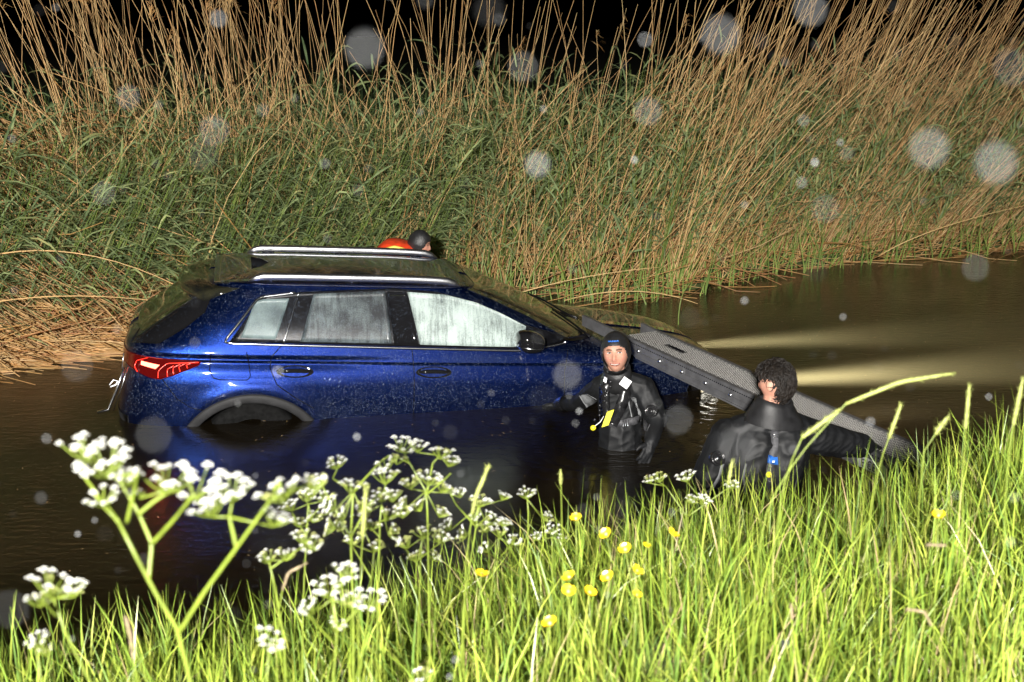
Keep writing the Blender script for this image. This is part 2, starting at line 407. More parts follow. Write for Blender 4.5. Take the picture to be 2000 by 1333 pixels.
def ground_z(X, Y):
    X = np.asarray(X, float); Y = np.asarray(Y, float)
    un = (near_edge(X) - Y) * .92
    zn = np.where(un > 0, (1.53 - .10 * np.exp(-((X - 1.0) / .6) ** 2) + .36 * np.clip(X - 1.25, 0, 3)) * (1 - np.exp(-np.clip(un, 0, 99) / 1.6)) , np.maximum(un * .9, -1.1))
    uf = (Y - far_edge(X)) * .9
    zf = np.where(uf > 0, .06 + .55 * (1 - np.exp(-np.clip(uf, 0, 99) / 5.)), np.maximum(uf * .8, -1.1))
    z = np.maximum(zn, zf)
    return z + .03 * np.sin(X * 3.1 + Y * 1.7) * np.sin(Y * 2.3 - X)

def grid_axis(a, b, fine0, fine1, fs, cs):
    return np.unique(np.round(np.concatenate([np.arange(a, fine0, cs), np.arange(fine0, fine1, fs), np.arange(fine1, b + cs, cs)]), 3))
gx = grid_axis(-90, 90, -9, 10, .16, 6.); gy = grid_axis(-30, 150, -1, 20, .16, 6.)
GX, GY = np.meshgrid(gx, gy); GZ = ground_z(GX, GY)
nx = len(gx); ii, jj = np.meshgrid(np.arange(nx - 1), np.arange(len(gy) - 1)); b0 = (jj * nx + ii).ravel()
me = fast_mesh('ground', np.stack([GX, GY, GZ], -1).reshape(-1, 3), np.stack([b0, b0 + 1, b0 + nx + 1, b0 + nx], -1))
tag(link('ground', me, M['soil']), 'earth banks on both sides of the ditch', kind='structure')

def sheet(name, x0, x1, y0, y1, z, mat):
    return mobj(name, [(x0, y0, z), (x1, y0, z), (x1, y1, z), (x0, y1, z)], [(0, 1, 2, 3)], mat, smooth=False)
tag(sheet('water', -45, 45, -4, 40, 0, M['water']), 'dark brown ditch water', kind='structure')
tag(sheet('silt_bed', -45, 45, -4, 40, -.34, M['silt']), 'murky silt under the water', kind='structure')

# ------------------------------------------------------------------ the car (x forward from rear axle, y left, z up)
CAR_O = Vector((-2.1228, 9.9645, -.5992)); CAR_ROT = Euler((0, R(3.5), R(11.7)), 'XYZ')
CAR_M = Matrix.Translation(CAR_O) @ CAR_ROT.to_matrix().to_4x4()
car = empty('car', CAR_O, CAR_ROT)
tag(car, 'dark blue crossover car with silver roof rails, half sunk in the ditch', 'car')

XC = .85
_zs = np.linspace(.18, 1.585, 500)
def _tab(keys, sig):
    k = np.array(keys); v = np.interp(_zs, k[:, 0], k[:, 1])
    n = int(sig / (_zs[1] - _zs[0])); 
    if n < 1: return v
    w = np.exp(-.5 * (np.arange(-3 * n, 3 * n + 1) / n) ** 2); w /= w.sum()
    return np.convolve(np.pad(v, 3 * n, mode='edge'), w, 'valid')
T_base = _tab([(.18, .82), (.3, .885), (.45, .905), (.62, .925), (.80, .948), (.90, .952), (.985, .940), (1.065, .899), (1.085, .897), (1.10, .912), (1.20, .885), (1.24, .875), (1.28, .862), (1.32, .845), (1.40, .802), (1.50, .744), (1.56, .706), (1.585, .688)], .009)
T_base0 = _tab([(.18, .82), (.3, .885), (.45, .905), (.62, .925), (.80, .945), (.93, .947), (1.03, .928), (1.10, .910), (1.20, .885), (1.24, .875), (1.28, .862), (1.32, .845), (1.40, .802), (1.50, .744), (1.56, .706), (1.585, .688)], .02)
T_xr = _tab([(.18, -.80), (.3, -.92), (.45, -.975), (.6, -1.0), (.8, -.985), (.95, -.965), (1.10, -.95), (1.15, -.935), (1.19, -.87), (1.25, -.79), (1.40, -.58), (1.5, -.44), (1.585, -.32)], .02)
T_xf = _tab([(.18, 3.55), (.35, 3.68), (.6, 3.76), (.8, 3.79), (.9, 3.79), (.98, 3.76), (1.05, 3.69), (1.10, 3.56), (1.135, 3.35), (1.16, 3.08), (1.185, 2.76), (1.203, 2.61), (1.22, 2.555), (1.3, 2.38), (1.4, 2.15), (1.5, 1.90), (1.585, 1.66)], .014)
T_pr = _tab([(.18, 6), (1.15, 6), (1.25, 5), (1.585, 5)], .03)
T_pf = _tab([(.18, 4.2), (.9, 4.4), (1.05, 5.), (1.2, 4.8), (1.585, 5.5)], .03)

def _t(T, z): return np.interp(z, _zs, T)
ARCH_Z = .255
def Wd(x, z):
    """half width of the body at station x, height z"""
    x = np.asarray(x, float); z = np.asarray(z, float)
    f = np.clip((x - .45) / .75, 0, 1); f = f * f * (3 - 2 * f)
    base = _t(T_base, z) * (1 - f) + _t(T_base0, z) * f
    xr, xf = _t(T_xr, z), _t(T_xf, z)
    s = np.where(x < XC, (XC - x) / (XC - xr), (x - XC) / (xf - XC))
    p = np.where(x < XC, _t(T_pr, z), _t(T_pf, z))
    w = base * np.clip(1 - np.clip(s, 0, 1) ** p, 0, 1) ** (1 / p)
    for xa in (0., 2.764):
        r = np.hypot(x - xa, z - ARCH_Z)
        w = w + np.where(z < .92, .020 * np.exp(-((r - .60) / .06) ** 2), 0)
    return w
def XF(y, z, front=True):
    base = _t(T_base0 if front else T_base, z); e = _t(T_xf if front else T_xr, z); p = _t(T_pf if front else T_pr, z)
    k = np.clip(1 - np.clip(np.abs(y) / base, 0, 1) ** p, 0, 1) ** (1 / p)
    return XC + (e - XC) * k
ROOF_XC = .62
def Zroof(x, y):
    """dome above the cant rail"""
    e = np.where(x < ROOF_XC, (ROOF_XC - x) / (ROOF_XC + .32), (x - ROOF_XC) / (1.66 - ROOF_XC))
    s = (np.clip(np.abs(y) / .688, 0, 1) ** 5 + np.clip(e, 0, 1) ** 5) ** (1 / 5)
    return 1.585 + .062 * (1 - np.clip(s, 0, 1) ** 2.2)

def car_body():
    mb = MB()
    nu = 120
    lev = np.concatenate([np.arange(.18, 1.06, .022), np.arange(1.06, 1.24, .0075), np.arange(1.24, 1.585, .018), [1.585]])
    V = []
    # angle parameter, spaced evenly in arc: sample x densely at ends
    us = []
    for z in lev:
        xr, xf, pr, pf = [float(_t(T, z)) for T in (T_xr, T_xf, T_pr, T_pf)]
        half = []
        for sgn, p, L_, ns in ((1, pf, xf - XC, 46), (-1, pr, XC - xr, 46)):
            rc = (1 - .92 ** p) ** (1 / p)
            q = [.92 * k / ns for k in range(ns + 1)] + [(1 - (rc * (1 - k / 16)) ** p) ** (1 / p) for k in range(1, 17)]
            pts = [(XC + sgn * qq * L_, float(Wd(XC + sgn * qq * L_, z)) if qq < .99999 else 0.) for qq in q]
            half.append(pts)
        line = half[0][::-1] + half[1][1:]          # nose to tail
        ring = [(x, -y, z) for x, y in line] + [(x, y, z) for x, y in line[::-1][1:-1]]
        V.append(ring)
    n = len(V[0])
    # roof dome rings
    top = V[-1]
    for s in (.97, .93, .86, .76, .62, .45, .25):
        ring = []
        for (x, y, z) in top:
            ring.append((ROOF_XC + (x - ROOF_XC) * s, y * s, 1.585 + .062 * (1 - s ** 2.2)))
        V.append(ring)
    vv = [p for r in V for p in r] + [(ROOF_XC, 0, 1.647)]
    F_ = []
    for j in range(len(V) - 1):
        for i in range(n):
            i2 = (i + 1) % n
            f = (j * n + i, j * n + i2, (j + 1) * n + i2, (j + 1) * n + i)
            cx = sum(vv[k][0] for k in f) / 4; cy = sum(vv[k][1] for k in f) / 4; cz = sum(vv[k][2] for k in f) / 4
            if abs(cy) > .55 and any(math.hypot(cx - xa, cz - ARCH_Z) < .535 for xa in (0, 2.764)): continue
            F_.append(f)
    for i in range(n): F_.append(((len(V) - 1) * n + i, (len(V) - 1) * n + (i + 1) % n, len(vv) - 1))
    return mobj('body', vv, F_, M['paint'], car)
body = car_body()

def resample(pts, n):
    p = np.array(pts, float); d = np.r_[0, np.cumsum(np.linalg.norm(np.diff(p, axis=0), axis=1))]
    t = np.linspace(0, d[-1], n); return np.stack([np.interp(t, d, p[:, k]) for k in range(p.shape[1])], 1)

def patch(name, bot, top, fn, off, mat, parent=None, nu=24, nv=10, skirt=.012, smooth=True):
    """panel between two 2-D edge lines, laid on the surface fn(a,b,off)->xyz, with turned-in edges"""
    B = resample(bot, nu + 1); T = resample(top, nu + 1)
    V = []
    for j in range(nv + 1):
        t = j / nv
        P = B * (1 - t) + T * t
        V += [tuple(fn(a, b, off)) for a, b in P]
    F_ = [(j * (nu + 1) + i, j * (nu + 1) + i + 1, (j + 1) * (nu + 1) + i + 1, (j + 1) * (nu + 1) + i) for j in range(nv) for i in range(nu)]
    rim = [i for i in range(nu + 1)] + [j * (nu + 1) + nu for j in range(1, nv + 1)] + [nv * (nu + 1) + i for i in range(nu - 1, -1, -1)] + [j * (nu + 1) for j in range(nv - 1, 0, -1)]
    n0 = len(V)
    flat = []
    for j in range(nv + 1):
        t = j / nv; P = B * (1 - t) + T * t; flat += [tuple(q) for q in P]
    for k in rim: V.append(tuple(fn(flat[k][0], flat[k][1], off - skirt)))
    for k in range(len(rim)):
        k2 = (k + 1) % len(rim); F_.append((rim[k], rim[k2], n0 + k2, n0 + k))
    return mobj(name, V, F_, mat, parent or car, smooth)

def side(sg): return lambda x, z, o: (x, sg * (float(Wd(x, z)) + o), z)
def front_s(y, z, o): return (float(XF(y, z)) + o, y, z + o * .5)
def rear_s(y, z, o): return (float(XF(y, z, False)) - o, y, z + o * .5)
def roof_s(x, y, o): return (x, y, float(Zroof(x, y)) + o)

def strip(name, line, w, fn, off, mat, parent=None, n=40, th=.006):
    """narrow strip along a 2-D line on the surface"""
    L_ = resample(line, n); T_ = np.gradient(L_, axis=0); T_ /= np.linalg.norm(T_, axis=1, keepdims=True) + 1e-9
    Nn = np.stack([-T_[:, 1], T_[:, 0]], 1)
    V = []; F_ = []
    for q, nn in zip(L_, Nn):
        a = q - nn * w / 2; b = q + nn * w / 2
        V += [fn(a[0], a[1], off - th), fn(a[0], a[1], off), fn(b[0], b[1], off), fn(b[0], b[1], off - th)]
    for i in range(n - 1):
        for k in range(3): F_.append((i * 4 + k, i * 4 + k + 1, i * 4 + 5 + k, i * 4 + 4 + k))
    F_ += [(0, 1, 2, 3), tuple((n - 1) * 4 + k for k in (3, 2, 1, 0))]
    return mobj(name, V, F_, mat, parent or car)

for sg in (-1, 1):
    S = side(sg)
    # black window surround and the misted panes on it
    dlo = patch('window_surround', [(-.186, 1.199), (.227, 1.194), (1.095, 1.180), (1.957, 1.168), (2.40, 1.219)],
                [(.049, 1.509), (.32, 1.545), (1.025, 1.584), (1.335, 1.565), (1.53, 1.522), (1.764, 1.436), (2.039, 1.332), (2.41, 1.227)], S, .004, M['plastic'], nu=50, nv=12)
    a = patch('quarter_window', [(-.105, 1.232), (.146, 1.224)], [(-.003, 1.474), (.049, 1.492), (.245, 1.504)], S, .009, M['fog_qtr'], nu=12)
    b = patch('rear_door_window', [(.325, 1.210), (.998, 1.203)], [(.422, 1.536), (.955, 1.562)], S, .009, M['fog_rear'], nu=20)
    c = patch('front_door_window', [(1.21, 1.197), (1.937, 1.184), (2.0, 1.20)], [(1.121, 1.561), (1.413, 1.545), (1.647, 1.492), (1.842, 1.416), (2.038, 1.325)], S, .009, M['fog_front'], nu=30)
    if sg < 0:
        a['label'] = 'small grey misted quarter window'; b['label'] = 'dark misted rear door window'; c['label'] = 'bright misted front door window'
    patch('sail_window', [(2.04, 1.205), (2.15, 1.213)], [(2.055, 1.300), (2.17, 1.238)], S, .009, M['fog_front'] , nu=6, nv=5)
    # bright trim line under the windows and up the rear edge
    strip('window_trim', [(2.36, 1.205), (1.957, 1.158), (1.095, 1.170), (.227, 1.184), (-.16, 1.190), (-.215, 1.196), (-.205, 1.222), (.01, 1.488), (.045, 1.508), (.29, 1.542)], .017, S, .010, M['chrome'], n=90)
    strip('door_frame_trim', [(.315, 1.545), (.20, 1.19)], .012, S, .0105, M['chrome'], n=14)
    patch('door_pillar', [(1.015, 1.20), (1.20, 1.197)], [(.968, 1.563), (1.112, 1.562)], S, .011, M['gloss'], nu=6, nv=8)
    # shut lines
    for ln in ([(1.176, .34), (1.178, .70), (1.168, 1.0), (1.15, 1.17)], [(.43, .72), (.30, .80), (.16, .90), (.108, 1.02), (.12, 1.10), (.19, 1.18)],
               [(2.36, .36), (2.34, .8), (2.33, 1.0), (2.36, 1.16)], [(-.313, 1.13), (-.322, 1.0), (-.295, .945), (-.25, .932), (-.05, .932), (-.03, .96), (-.045, 1.06), (-.06, 1.13)],
               [(-.66, .93), (-.55, .78), (-.46, .72), (-.36, .70)]):
        strip('shut_line', ln, .007, S, .0012, M['gap'], n=40, th=.004)
    # handles: dark recess with a bar
    for hx in (.289, 1.317):
        hz = .995
        ang = np.linspace(0, 2 * math.pi, 25)[:-1]
        V = [S(hx, hz, -.012)] ; F_ = []
        for rr, o in ((.35, -.010), (.75, -.004), (.93, .003), (1.0, .003)):
            for t in ang: V.append(S(hx + .135 * rr * math.cos(t), hz + .044 * rr * math.sin(t), o + .002))
        for i in range(24):
            F_.append((0, 1 + i, 1 + (i + 1) % 24))
            for k in range(3): F_.append((1 + k * 24 + i, 1 + (k + 1) * 24 + i, 1 + (k + 1) * 24 + (i + 1) % 24, 1 + k * 24 + (i + 1) % 24))
        h = mobj('door_handle', V, F_, M['gloss'], car)
        mb = MB(); mb.tube([S(hx + t * .12, hz + .004 + .008 * (1 - t * t), .006 + .022 * (1 - t ** 4)) for t in np.linspace(-1, 1, 13)], [.004 + .012 * (1 - t ** 6) for t in np.linspace(-1, 1, 13)], 10, flat=1.)
        mb.build('grip', M['paint'] if False else M['gloss'], h)
    # wheel arch cladding, wheel house, wheel
    for xa in (0, 2.764):
        th = np.linspace(R(-14), R(194), 56)
        V = []; F_ = []
        prof = [(.503, -.16), (.503, -.012), (.508, .012), (.520, .020), (.560, .020), (.574, .014), (.577, -.01)]
        for t in th:
            for rr, o in prof:
                x, z = xa + rr * math.cos(t), ARCH_Z + rr * math.sin(t)
                rim_o = float(Wd(xa + .56 * math.cos(t), max(ARCH_Z + .56 * math.sin(t), .19)))
                V.append((x, sg * (rim_o + o), z))
        k = len(prof)
        for i in range(len(th) - 1):
            for q in range(k - 1): F_.append((i * k + q, i * k + q + 1, (i + 1) * k + q + 1, (i + 1) * k + q))
        mobj('wheel_arch', V, F_, M['cladding'], car)
        mb = MB()
        ring = [(xa + .515 * math.cos(t), ARCH_Z + .515 * math.sin(t)) for t in np.linspace(0, 2 * math.pi, 33)[:-1]]
        Vh = [(x, sg * .93 if q else sg * .45, z) for q in (0, 1) for x, z in ring]
        Fh = [(i, (i + 1) % 32, 32 + (i + 1) % 32, 32 + i) for i in range(32)] + [tuple(range(32))]
        mb.add(Vh, Fh); mb.build('wheel_house', M['gap'], car)
        mb = MB(); prof_t = [(.25, .11), (.30, .125), (.345, .12), (.368, .10), (.374, .05), (.374, -.05), (.368, -.10), (.345, -.12), (.25, -.11)]
        Vt = []; nT = 40
        for i in range(nT):
            t = 2 * math.pi * i / nT
            for r_, o in prof_t: Vt.append((xa + r_ * math.cos(t), sg * (.785 + o), .37 + r_ * math.sin(t)))
        kk = len(prof_t); Ft = [(i * kk + q, i * kk + q + 1, ((i + 1) % nT) * kk + q + 1, ((i + 1) % nT) * kk + q) for i in range(nT) for q in range(kk - 1)]
        mb.add(Vt, Ft); wh = mb.build('wheel', M['tyre'], car)
        mb = MB()
        for i in range(5):
            t = 2 * math.pi * i / 5
            mb.tube([(xa + .05 * math.cos(t), sg * .87, .37 + .05 * math.sin(t)), (xa + .25 * math.cos(t), sg * .88, .37 + .25 * math.sin(t))], [.035, .028], 6)
        mb.ball((xa, sg * .87, .37), (.06, .03, .06)); mb.build('rim', M['rim'], wh)
    # roof rail: rises from the roof, runs along, comes down again
    mb = MB(); xs = np.linspace(-.05, 1.545, 30); pts = []; rd = []
    for x in xs:
        u = (x + .05) / 1.595; lift = .032 * min(1, min(u, 1 - u) / .07) ** .6
        zb = float(Zroof(x, .60)); pts.append((x, sg * .615, zb + .006 + lift)); rd.append(.004 + .020 * min(1, min(u, 1 - u) / .05) ** .7)
    mb.tube(pts, rd, 12, flat=1.25)
    rl = mb.build('roof_rail', M['alu'], car)
    for x in (.12, .72, 1.36):
        mb = MB(); mb.box((x, sg * .612, float(Zroof(x, .6)) + .014), .10, .024, .05); mb.build('rail_foot', M['gloss'], rl)
    # mirror
    mb = MB(); Mm = Euler((0, 0, sg * R(-8)), 'XYZ').to_matrix()
    V = []; F_ = []; nu, nv = 20, 12
    for j in range(nv + 1):
        ph = math.pi * j / nv
        for i in range(nu):
            t = 2 * math.pi * i / nu; cx, cy, cz = math.sin(ph) * math.cos(t), math.sin(ph) * math.sin(t), math.cos(ph)
            sx = np.sign(cx) * abs(cx) ** .8; x = .105 * sx * (1. if cx < 0 else 1.05) - .02 * cz; y = .105 * np.sign(cy) * abs(cy) ** .7; z = .085 * np.sign(cz) * abs(cz) ** .75 * (1 + .1 * cx * -1)
            V.append(tuple(Mm @ Vector((x, y, z)) + Vector((2.02, sg * 1.03, 1.262))))
    for j in range(nv):
        for i in range(nu): F_.append((j * nu + i, (j + 1) * nu + i, (j + 1) * nu + (i + 1) % nu, j * nu + (i + 1) % nu))
    mr = mobj('door_mirror', V, F_, M['gloss'], car)
    mb = MB(); mb.tube([(2.10, sg * .87, 1.17), (2.07, sg * .95, 1.19), (2.04, sg * 1.0, 1.21)], [.035, .03, .03], 8); mb.build('mirror_foot', M['plastic'], mr)
    mb = MB(); mb.tube([Vector((2.02, sg * 1.03, 1.225)) + Mm @ Vector((.108 * math.cos(t), sg * .108 * math.sin(t), -.012 + .022 * math.sin(t * .5))) for t in np.linspace(R(0), R(175), 16)], .0055, 6); mb.build('mirror_trim', M['chrome'], mr)
    # black flank of the tailgate glass, and the tail lamp
    patch('rear_pillar_trim', [(-.90, 1.135), (-.80, 1.155), (-.68, 1.165), (-.5, 1.275), (-.36, 1.385)], [(-.845, 1.20), (-.74, 1.275), (-.62, 1.36), (-.5, 1.445), (-.30, 1.52)], S, .005, M['gloss'], nu=24, nv=8)
    def corner(s, z, o, sg=sg):
        """s = metres along the body skin from the middle of the tailgate"""
        zz = z; ss = np.linspace(0, .97, 160); y1 = ss * float(_t(T_base, zz))
        x1 = XF(y1, zz, False); xx = np.linspace(float(x1[-1]), -.1, 60); yy = Wd(xx, zz)
        X_ = np.r_[x1, xx[1:]]; Y_ = np.r_[y1, yy[1:]]
        d = np.r_[0, np.cumsum(np.hypot(np.diff(X_), np.diff(Y_)))]
        x = np.interp(s, d, X_); y = np.interp(s, d, Y_); e = .004
        tx = np.interp(s + e, d, X_) - np.interp(s - e, d, X_); ty = np.interp(s + e, d, Y_) - np.interp(s - e, d, Y_); l = math.hypot(tx, ty) + 1e-9
        return (x - ty / l * o * 1., sg * (y + tx / l * o), z)
    tl = patch('tail_light', [(.42, 1.02), (.72, .985), (.95, .925), (1.02, .918), (1.12, .955), (1.262, 1.028)], [(.42, 1.085), (.75, 1.072), (.95, 1.065), (1.1, 1.062), (1.27, 1.056)], corner, .007, M['lens'], nu=40, nv=10)
    patch('lamp_core', [(.85, 1.008), (.975, .992)], [(.84, 1.034), (.99, 1.020)], corner, .010, M['tail_hot'], tl, nu=8, nv=4)
    bars = [[(1.01, .93), (1.00, .985), (1.035, 1.035), (1.25, 1.050)], [(1.075, .945), (1.06, .998), (1.09, 1.022)], [(1.115, .965), (1.095, 1.01), (1.13, 1.035)],
            [(1.155, .985), (1.13, 1.018), (1.165, 1.04)], [(1.195, 1.01), (1.175, 1.03), (1.2, 1.043)], [(.84, .955), (.80, .99), (.80, 1.03), (.88, 1.062)]]
    for bl in bars: strip('lamp_bar', bl, .005, corner, .010, M['tail_bar'], tl, n=16)
    # head lamp: slim lens at the front corner, awash
    fcorner = lambda y, z, o: (float(XF(y, z)) + o, sg * y, z)
    hl = patch('headlight', [(.45, .785), (.60, .775), (.80, .765)], [(.45, .84), (.62, .845), (.80, .86)], fcorner, .006, M['gloss'], nu=14, nv=5)
    patch('lamp_core', [(.55, .79), (.74, .785)], [(.55, .832), (.74, .832)], fcorner, .010, M['head_hot'], hl, nu=8, nv=3)

# dark roof skin, windscreen, rear window
patch('roof_panel', [(-.30, -.60), (1.62, -.58)], [(-.30, .60), (1.62, .58)], roof_s, .003, M['roof'], nu=30, nv=20)
patch('windscreen', [(-.735, 1.225), (-.5, 1.205), (0, 1.195), (.5, 1.205), (.735, 1.225)], [(-.62, 1.572), (0, 1.582), (.62, 1.572)], front_s, .004, M['screen'], nu=30, nv=14)
patch('cowl', [(-.76, 1.202), (0, 1.188), (.76, 1.202)], [(-.77, 1.220), (-.5, 1.204), (0, 1.194), (.5, 1.204), (.77, 1.220)], front_s, .006, M['plastic'], nu=30, nv=3)
for sgw in (-1, 1):
    mb = MB(); mb.tube([front_s(y, 1.20 + .012 * k, .018) for k, y in enumerate(np.linspace(-.62 if sgw < 0 else .05, -.02 if sgw < 0 else .62, 8))], [.009] * 8, 6); mb.build('wiper', M['plastic'], car)
patch('rear_window', [(-.60, 1.21), (0, 1.19), (.60, 1.21)], [(-.56, 1.45), (0, 1.46), (.56, 1.45)], rear_s, .004, M['screen'], nu=24, nv=10)

def spoiler():
    xs_t = []; V = []; F_ = []
    ys = np.linspace(-.66, .66, 29)
    for y in ys:
        e = abs(y) / .66; tipx = -.575 + .20 * e ** 3.2
        drop = .012 + .035 * e ** 3
        sec = [(-.05, .004), (-.2, .006), (tipx + .10, -.004), (tipx + .03, -.022), (tipx, -.050), (tipx + .015, -.082), (tipx + .07, -.095), (-.28, -.10), (-.22, -.05)]
        for x, dz in sec:
            zb = 1.60 - .06 * max(0, -x - .05) - drop
            V.append((x, y, zb + dz + (0 if x > -.1 else 0)))
    k = 9
    for i in range(len(ys) - 1):
        for q in range(k - 1): F_.append((i * k + q, (i + 1) * k + q, (i + 1) * k + q + 1, i * k + q + 1))
    F_ += [tuple(range(k)), tuple((len(ys) - 1) * k + q for q in range(k))[::-1]]
    sp_ = mobj('roof_spoiler', V, F_, M['roof'], car)
    strip('shut_line', [(-.27, -.6), (-.27, .6)], .008, lambda x, y, o: (x, y, 1.60 - .06 * .22 - (.012 + .035 * (abs(y) / .66) ** 3) + .006 + o), .001, M['gap'], sp_, n=14, th=.003)
spoiler()
mb = MB()   # roof aerial fin
V = [(-.02, -.03, 1.60), (-.02, .03, 1.60), (.17, -.015, 1.61), (.17, .015, 1.61), (-.03, 0, 1.675), (.05, 0, 1.66)]
mb.add(V, [(0, 1, 4), (0, 4, 5, 2), (1, 3, 5, 4), (2, 5, 3), (0, 2, 3, 1)]); mb.build('aerial_fin', M['gloss'], car)
# rear bumper insert and number plate recess
patch('bumper_insert', [(-.70, .36), (0, .34), (.70, .36)], [(-.74, .60), (0, .60), (.74, .60)], rear_s, .006, M['cladding'], nu=20, nv=5)
patch('hatch_strip', [(-.42, 1.03), (.42, 1.03)], [(-.42, 1.07), (.42, 1.07)], rear_s, .006, M['lens'], nu=12, nv=3)
patch('front_grille', [(-.55, .45), (0, .42), (.55, .45)], [(-.62, .78), (0, .79), (.62, .78)], front_s, .006, M['gloss'], nu=16, nv=5)
# the submerged head lamps still burn and light up the silty water ahead of the car
for sg, pw in ((-1, 3000), (1, 1200)):
    hd = bpy.data.lights.new('headlight_beam', 'SPOT'); hd.energy = pw; hd.spot_size = R(34); hd.spot_blend = 1.; hd.shadow_soft_size = .16; hd.color = (1., .97, .82)
    ho = bpy.data.objects.new('headlight_beam', hd); col.objects.link(ho); ho.parent = car
    ho.location = (3.86, sg * .62, .72)
    ho.rotation_euler = (R(90), 0, R(-90))
    ho.rotation_euler = Vector((1, 0, .055)).to_track_quat('-Z', 'Y').to_euler()

# rain beads on the paint, roof and glass: tiny domes, their glints put in as a pale blue base colour
M['bead'] = bpy.data.materials.new('rain_bead'); M['bead'].use_nodes = True
_nt = M['bead'].node_tree; _b = _nt.nodes['Principled BSDF']; _b.inputs['Base Color'].default_value = (.42, .55, .8, 1); _b.inputs['Roughness'].default_value = .1; _b.inputs['Coat Weight'].default_value = 1.
_tp = N(_nt, 'ShaderNodeBsdfTransparent'); _mx = N(_nt, 'ShaderNodeMixShader'); _mx.inputs[0].default_value = .26
_nt.links.new(_tp.outputs[0], _mx.inputs[1]); _nt.links.new(_b.outputs[0], _mx.inputs[2]); _nt.links.new(_mx.outputs[0], _nt.nodes['Material Output'].inputs['Surface'])
def beads(n, seed):
    r = np.random.default_rng(seed); x = r.uniform(-.93, 3.4, n); z = r.uniform(.62, 1.575, n)
    dens = .35 + .65 * np.clip(np.sin(x * 3.1 + 2 * np.sin(z * 5)) * .5 + .6, 0, 1); k = r.random(n) < dens; x, z = x[k], z[k]
    w = Wd(x, z); k = (w > .3) & (x > np.interp(z, _zs, T_xr) + .03) & (x < np.interp(z, _zs, T_xf) - .05)
    for xa in (0, 2.764): k &= np.hypot(x - xa, z - ARCH_Z) > .58
    x, z, w = x[k], z[k], w[k]
    e = .01; nx_ = -(Wd(x + e, z) - Wd(x - e, z)) / (2 * e); nz_ = -(Wd(x, z + e) - Wd(x, z - e)) / (2 * e)
    nn = np.stack([nx_, np.ones_like(x), nz_], 1); nn /= np.linalg.norm(nn, axis=1, keepdims=True); nn[:, 1] *= -1
    glass = (z > 1.2) & (x > -.2) & (x < 2.1); off = np.where(glass, .0095, .0015)
    C_ = np.stack([x, -w, z], 1) + nn * off[:, None]
    # roof and bonnet side facing up
    m = n // 5; xr_ = r.uniform(-.3, 1.6, m); yr_ = r.uniform(-.6, .6, m); Cr = np.stack([xr_, yr_, Zroof(xr_, yr_) + .0035], 1); nr_ = np.tile([[0, 0, 1.]], (m, 1))
    C_ = np.concatenate([C_, Cr]); nn = np.concatenate([nn, nr_]); n = len(C_)
    ref = np.where(np.abs(nn[:, 2:3]) < .9, [[0, 0, 1.]], [[1., 0, 0]]); a = np.cross(nn, ref); a /= np.linalg.norm(a, axis=1, keepdims=True); b = np.cross(a, nn)
    rad = (.0009 + .0019 * r.random(n) ** 2.5)[:, None]
    ring = [C_ + (a * math.cos(t) + b * math.sin(t)) * rad for t in (0, 1.257, 2.513, 3.77, 5.027)]
    V = np.stack(ring + [C_ + nn * rad * .75], 1).reshape(-1, 3); o = (np.arange(n) * 6)[:, None, None]
    Q = (np.array([(i, (i + 1) % 5, 5) for i in range(5)])[None] + o).reshape(-1, 3)
    return V, Q
_V, _Q = beads(38000, 901)
_o = link('rain_beads', fast_mesh('rain_beads', _V, _Q), M['bead'], car); _o['kind'] = 'stuff'
# ------------------------------------------------------------------ the loading ramp from the near bank up onto the bonnet
RA = Vector((.886, 9.665, .515)); RD = Vector((.468, -.883, -.041)).normalized(); RW = Vector((.883, .468, 0)).normalized(); RU = RW.cross(RD).normalized()
if RU.z < 0: RU = -RU
RL, RWID = 3.6, .27
M['plate_white'] = plain('dull_white_plate', (.38, .38, .39), .5, noise=.1)
RM = Matrix((RD, RW, RU)).transposed()
ramp_o = empty('loading_ramp'); ramp_o.matrix_world = Matrix.Translation(RA) @ RM.to_4x4()
tag(ramp_o, 'grey aluminium loading ramp with studded tread leading from bank to bonnet', 'ramp')
M['ramp_side'] = plain('dull_grey_aluminium', (.13, .13, .135), .45, metal=.4, noise=.25, nscale=14, bump=.12, bscale=160)
M['tread_plate'] = plain('dark_tread_plate', (.05, .05, .052), .55, metal=.4, noise=.4, nscale=25)
M['tread_stud'] = plain('worn_tread_stud', (.46, .445, .42), .45, metal=.3, spec=.5, noise=.3, nscale=40)
mb = MB(); mb.box((RL / 2, RWID / 2, -.008), RL, RWID, .012); mb.build('tread_plate', M['tread_plate'], ramp_o, False)
# raised half-moon studs in staggered rows
V = []; Q = []
arc = [(-.008, -.003), (-.006, .004), (0, .008), (.006, .004), (.008, -.003)]
xs_ = np.arange(.015, RL - .01, .0225)
for i, x in enumerate(xs_):
    for y in np.arange(.016 + (.007 if i % 2 else 0), RWID - .012, .0185):
        if abs(x - .47) < .118 and abs(y - .135) < .028: continue
        b = len(V)
        for (dx, h) in arc:
            V.append((x + h * .6 - .004, y + dx, max(0, h + .003) * .95 - .001)); V.append((x + h * .6 + .0035, y + dx * .8, max(0, h + .003) * 1.25 - .0005))
        for k in range(4): Q.append((b + 2 * k, b + 2 * k + 1, b + 2 * k + 3, b + 2 * k + 2))
st = link('tread_studs', fast_mesh('tread_studs', V, Q), M['tread_stud'], ramp_o, False); st['kind'] = 'stuff'
mb = MB()   # hand slot in the tread
n = 20; ring = [(.47 + .10 * math.cos(t) * (1 if True else 0), .135 + .017 * math.sin(t), .0045) for t in np.linspace(0, 2 * math.pi, n + 1)[:-1]]
mb.add(ring, [tuple(range(n))]); mb.build('hand_slot', M['gap'], ramp_o, False)
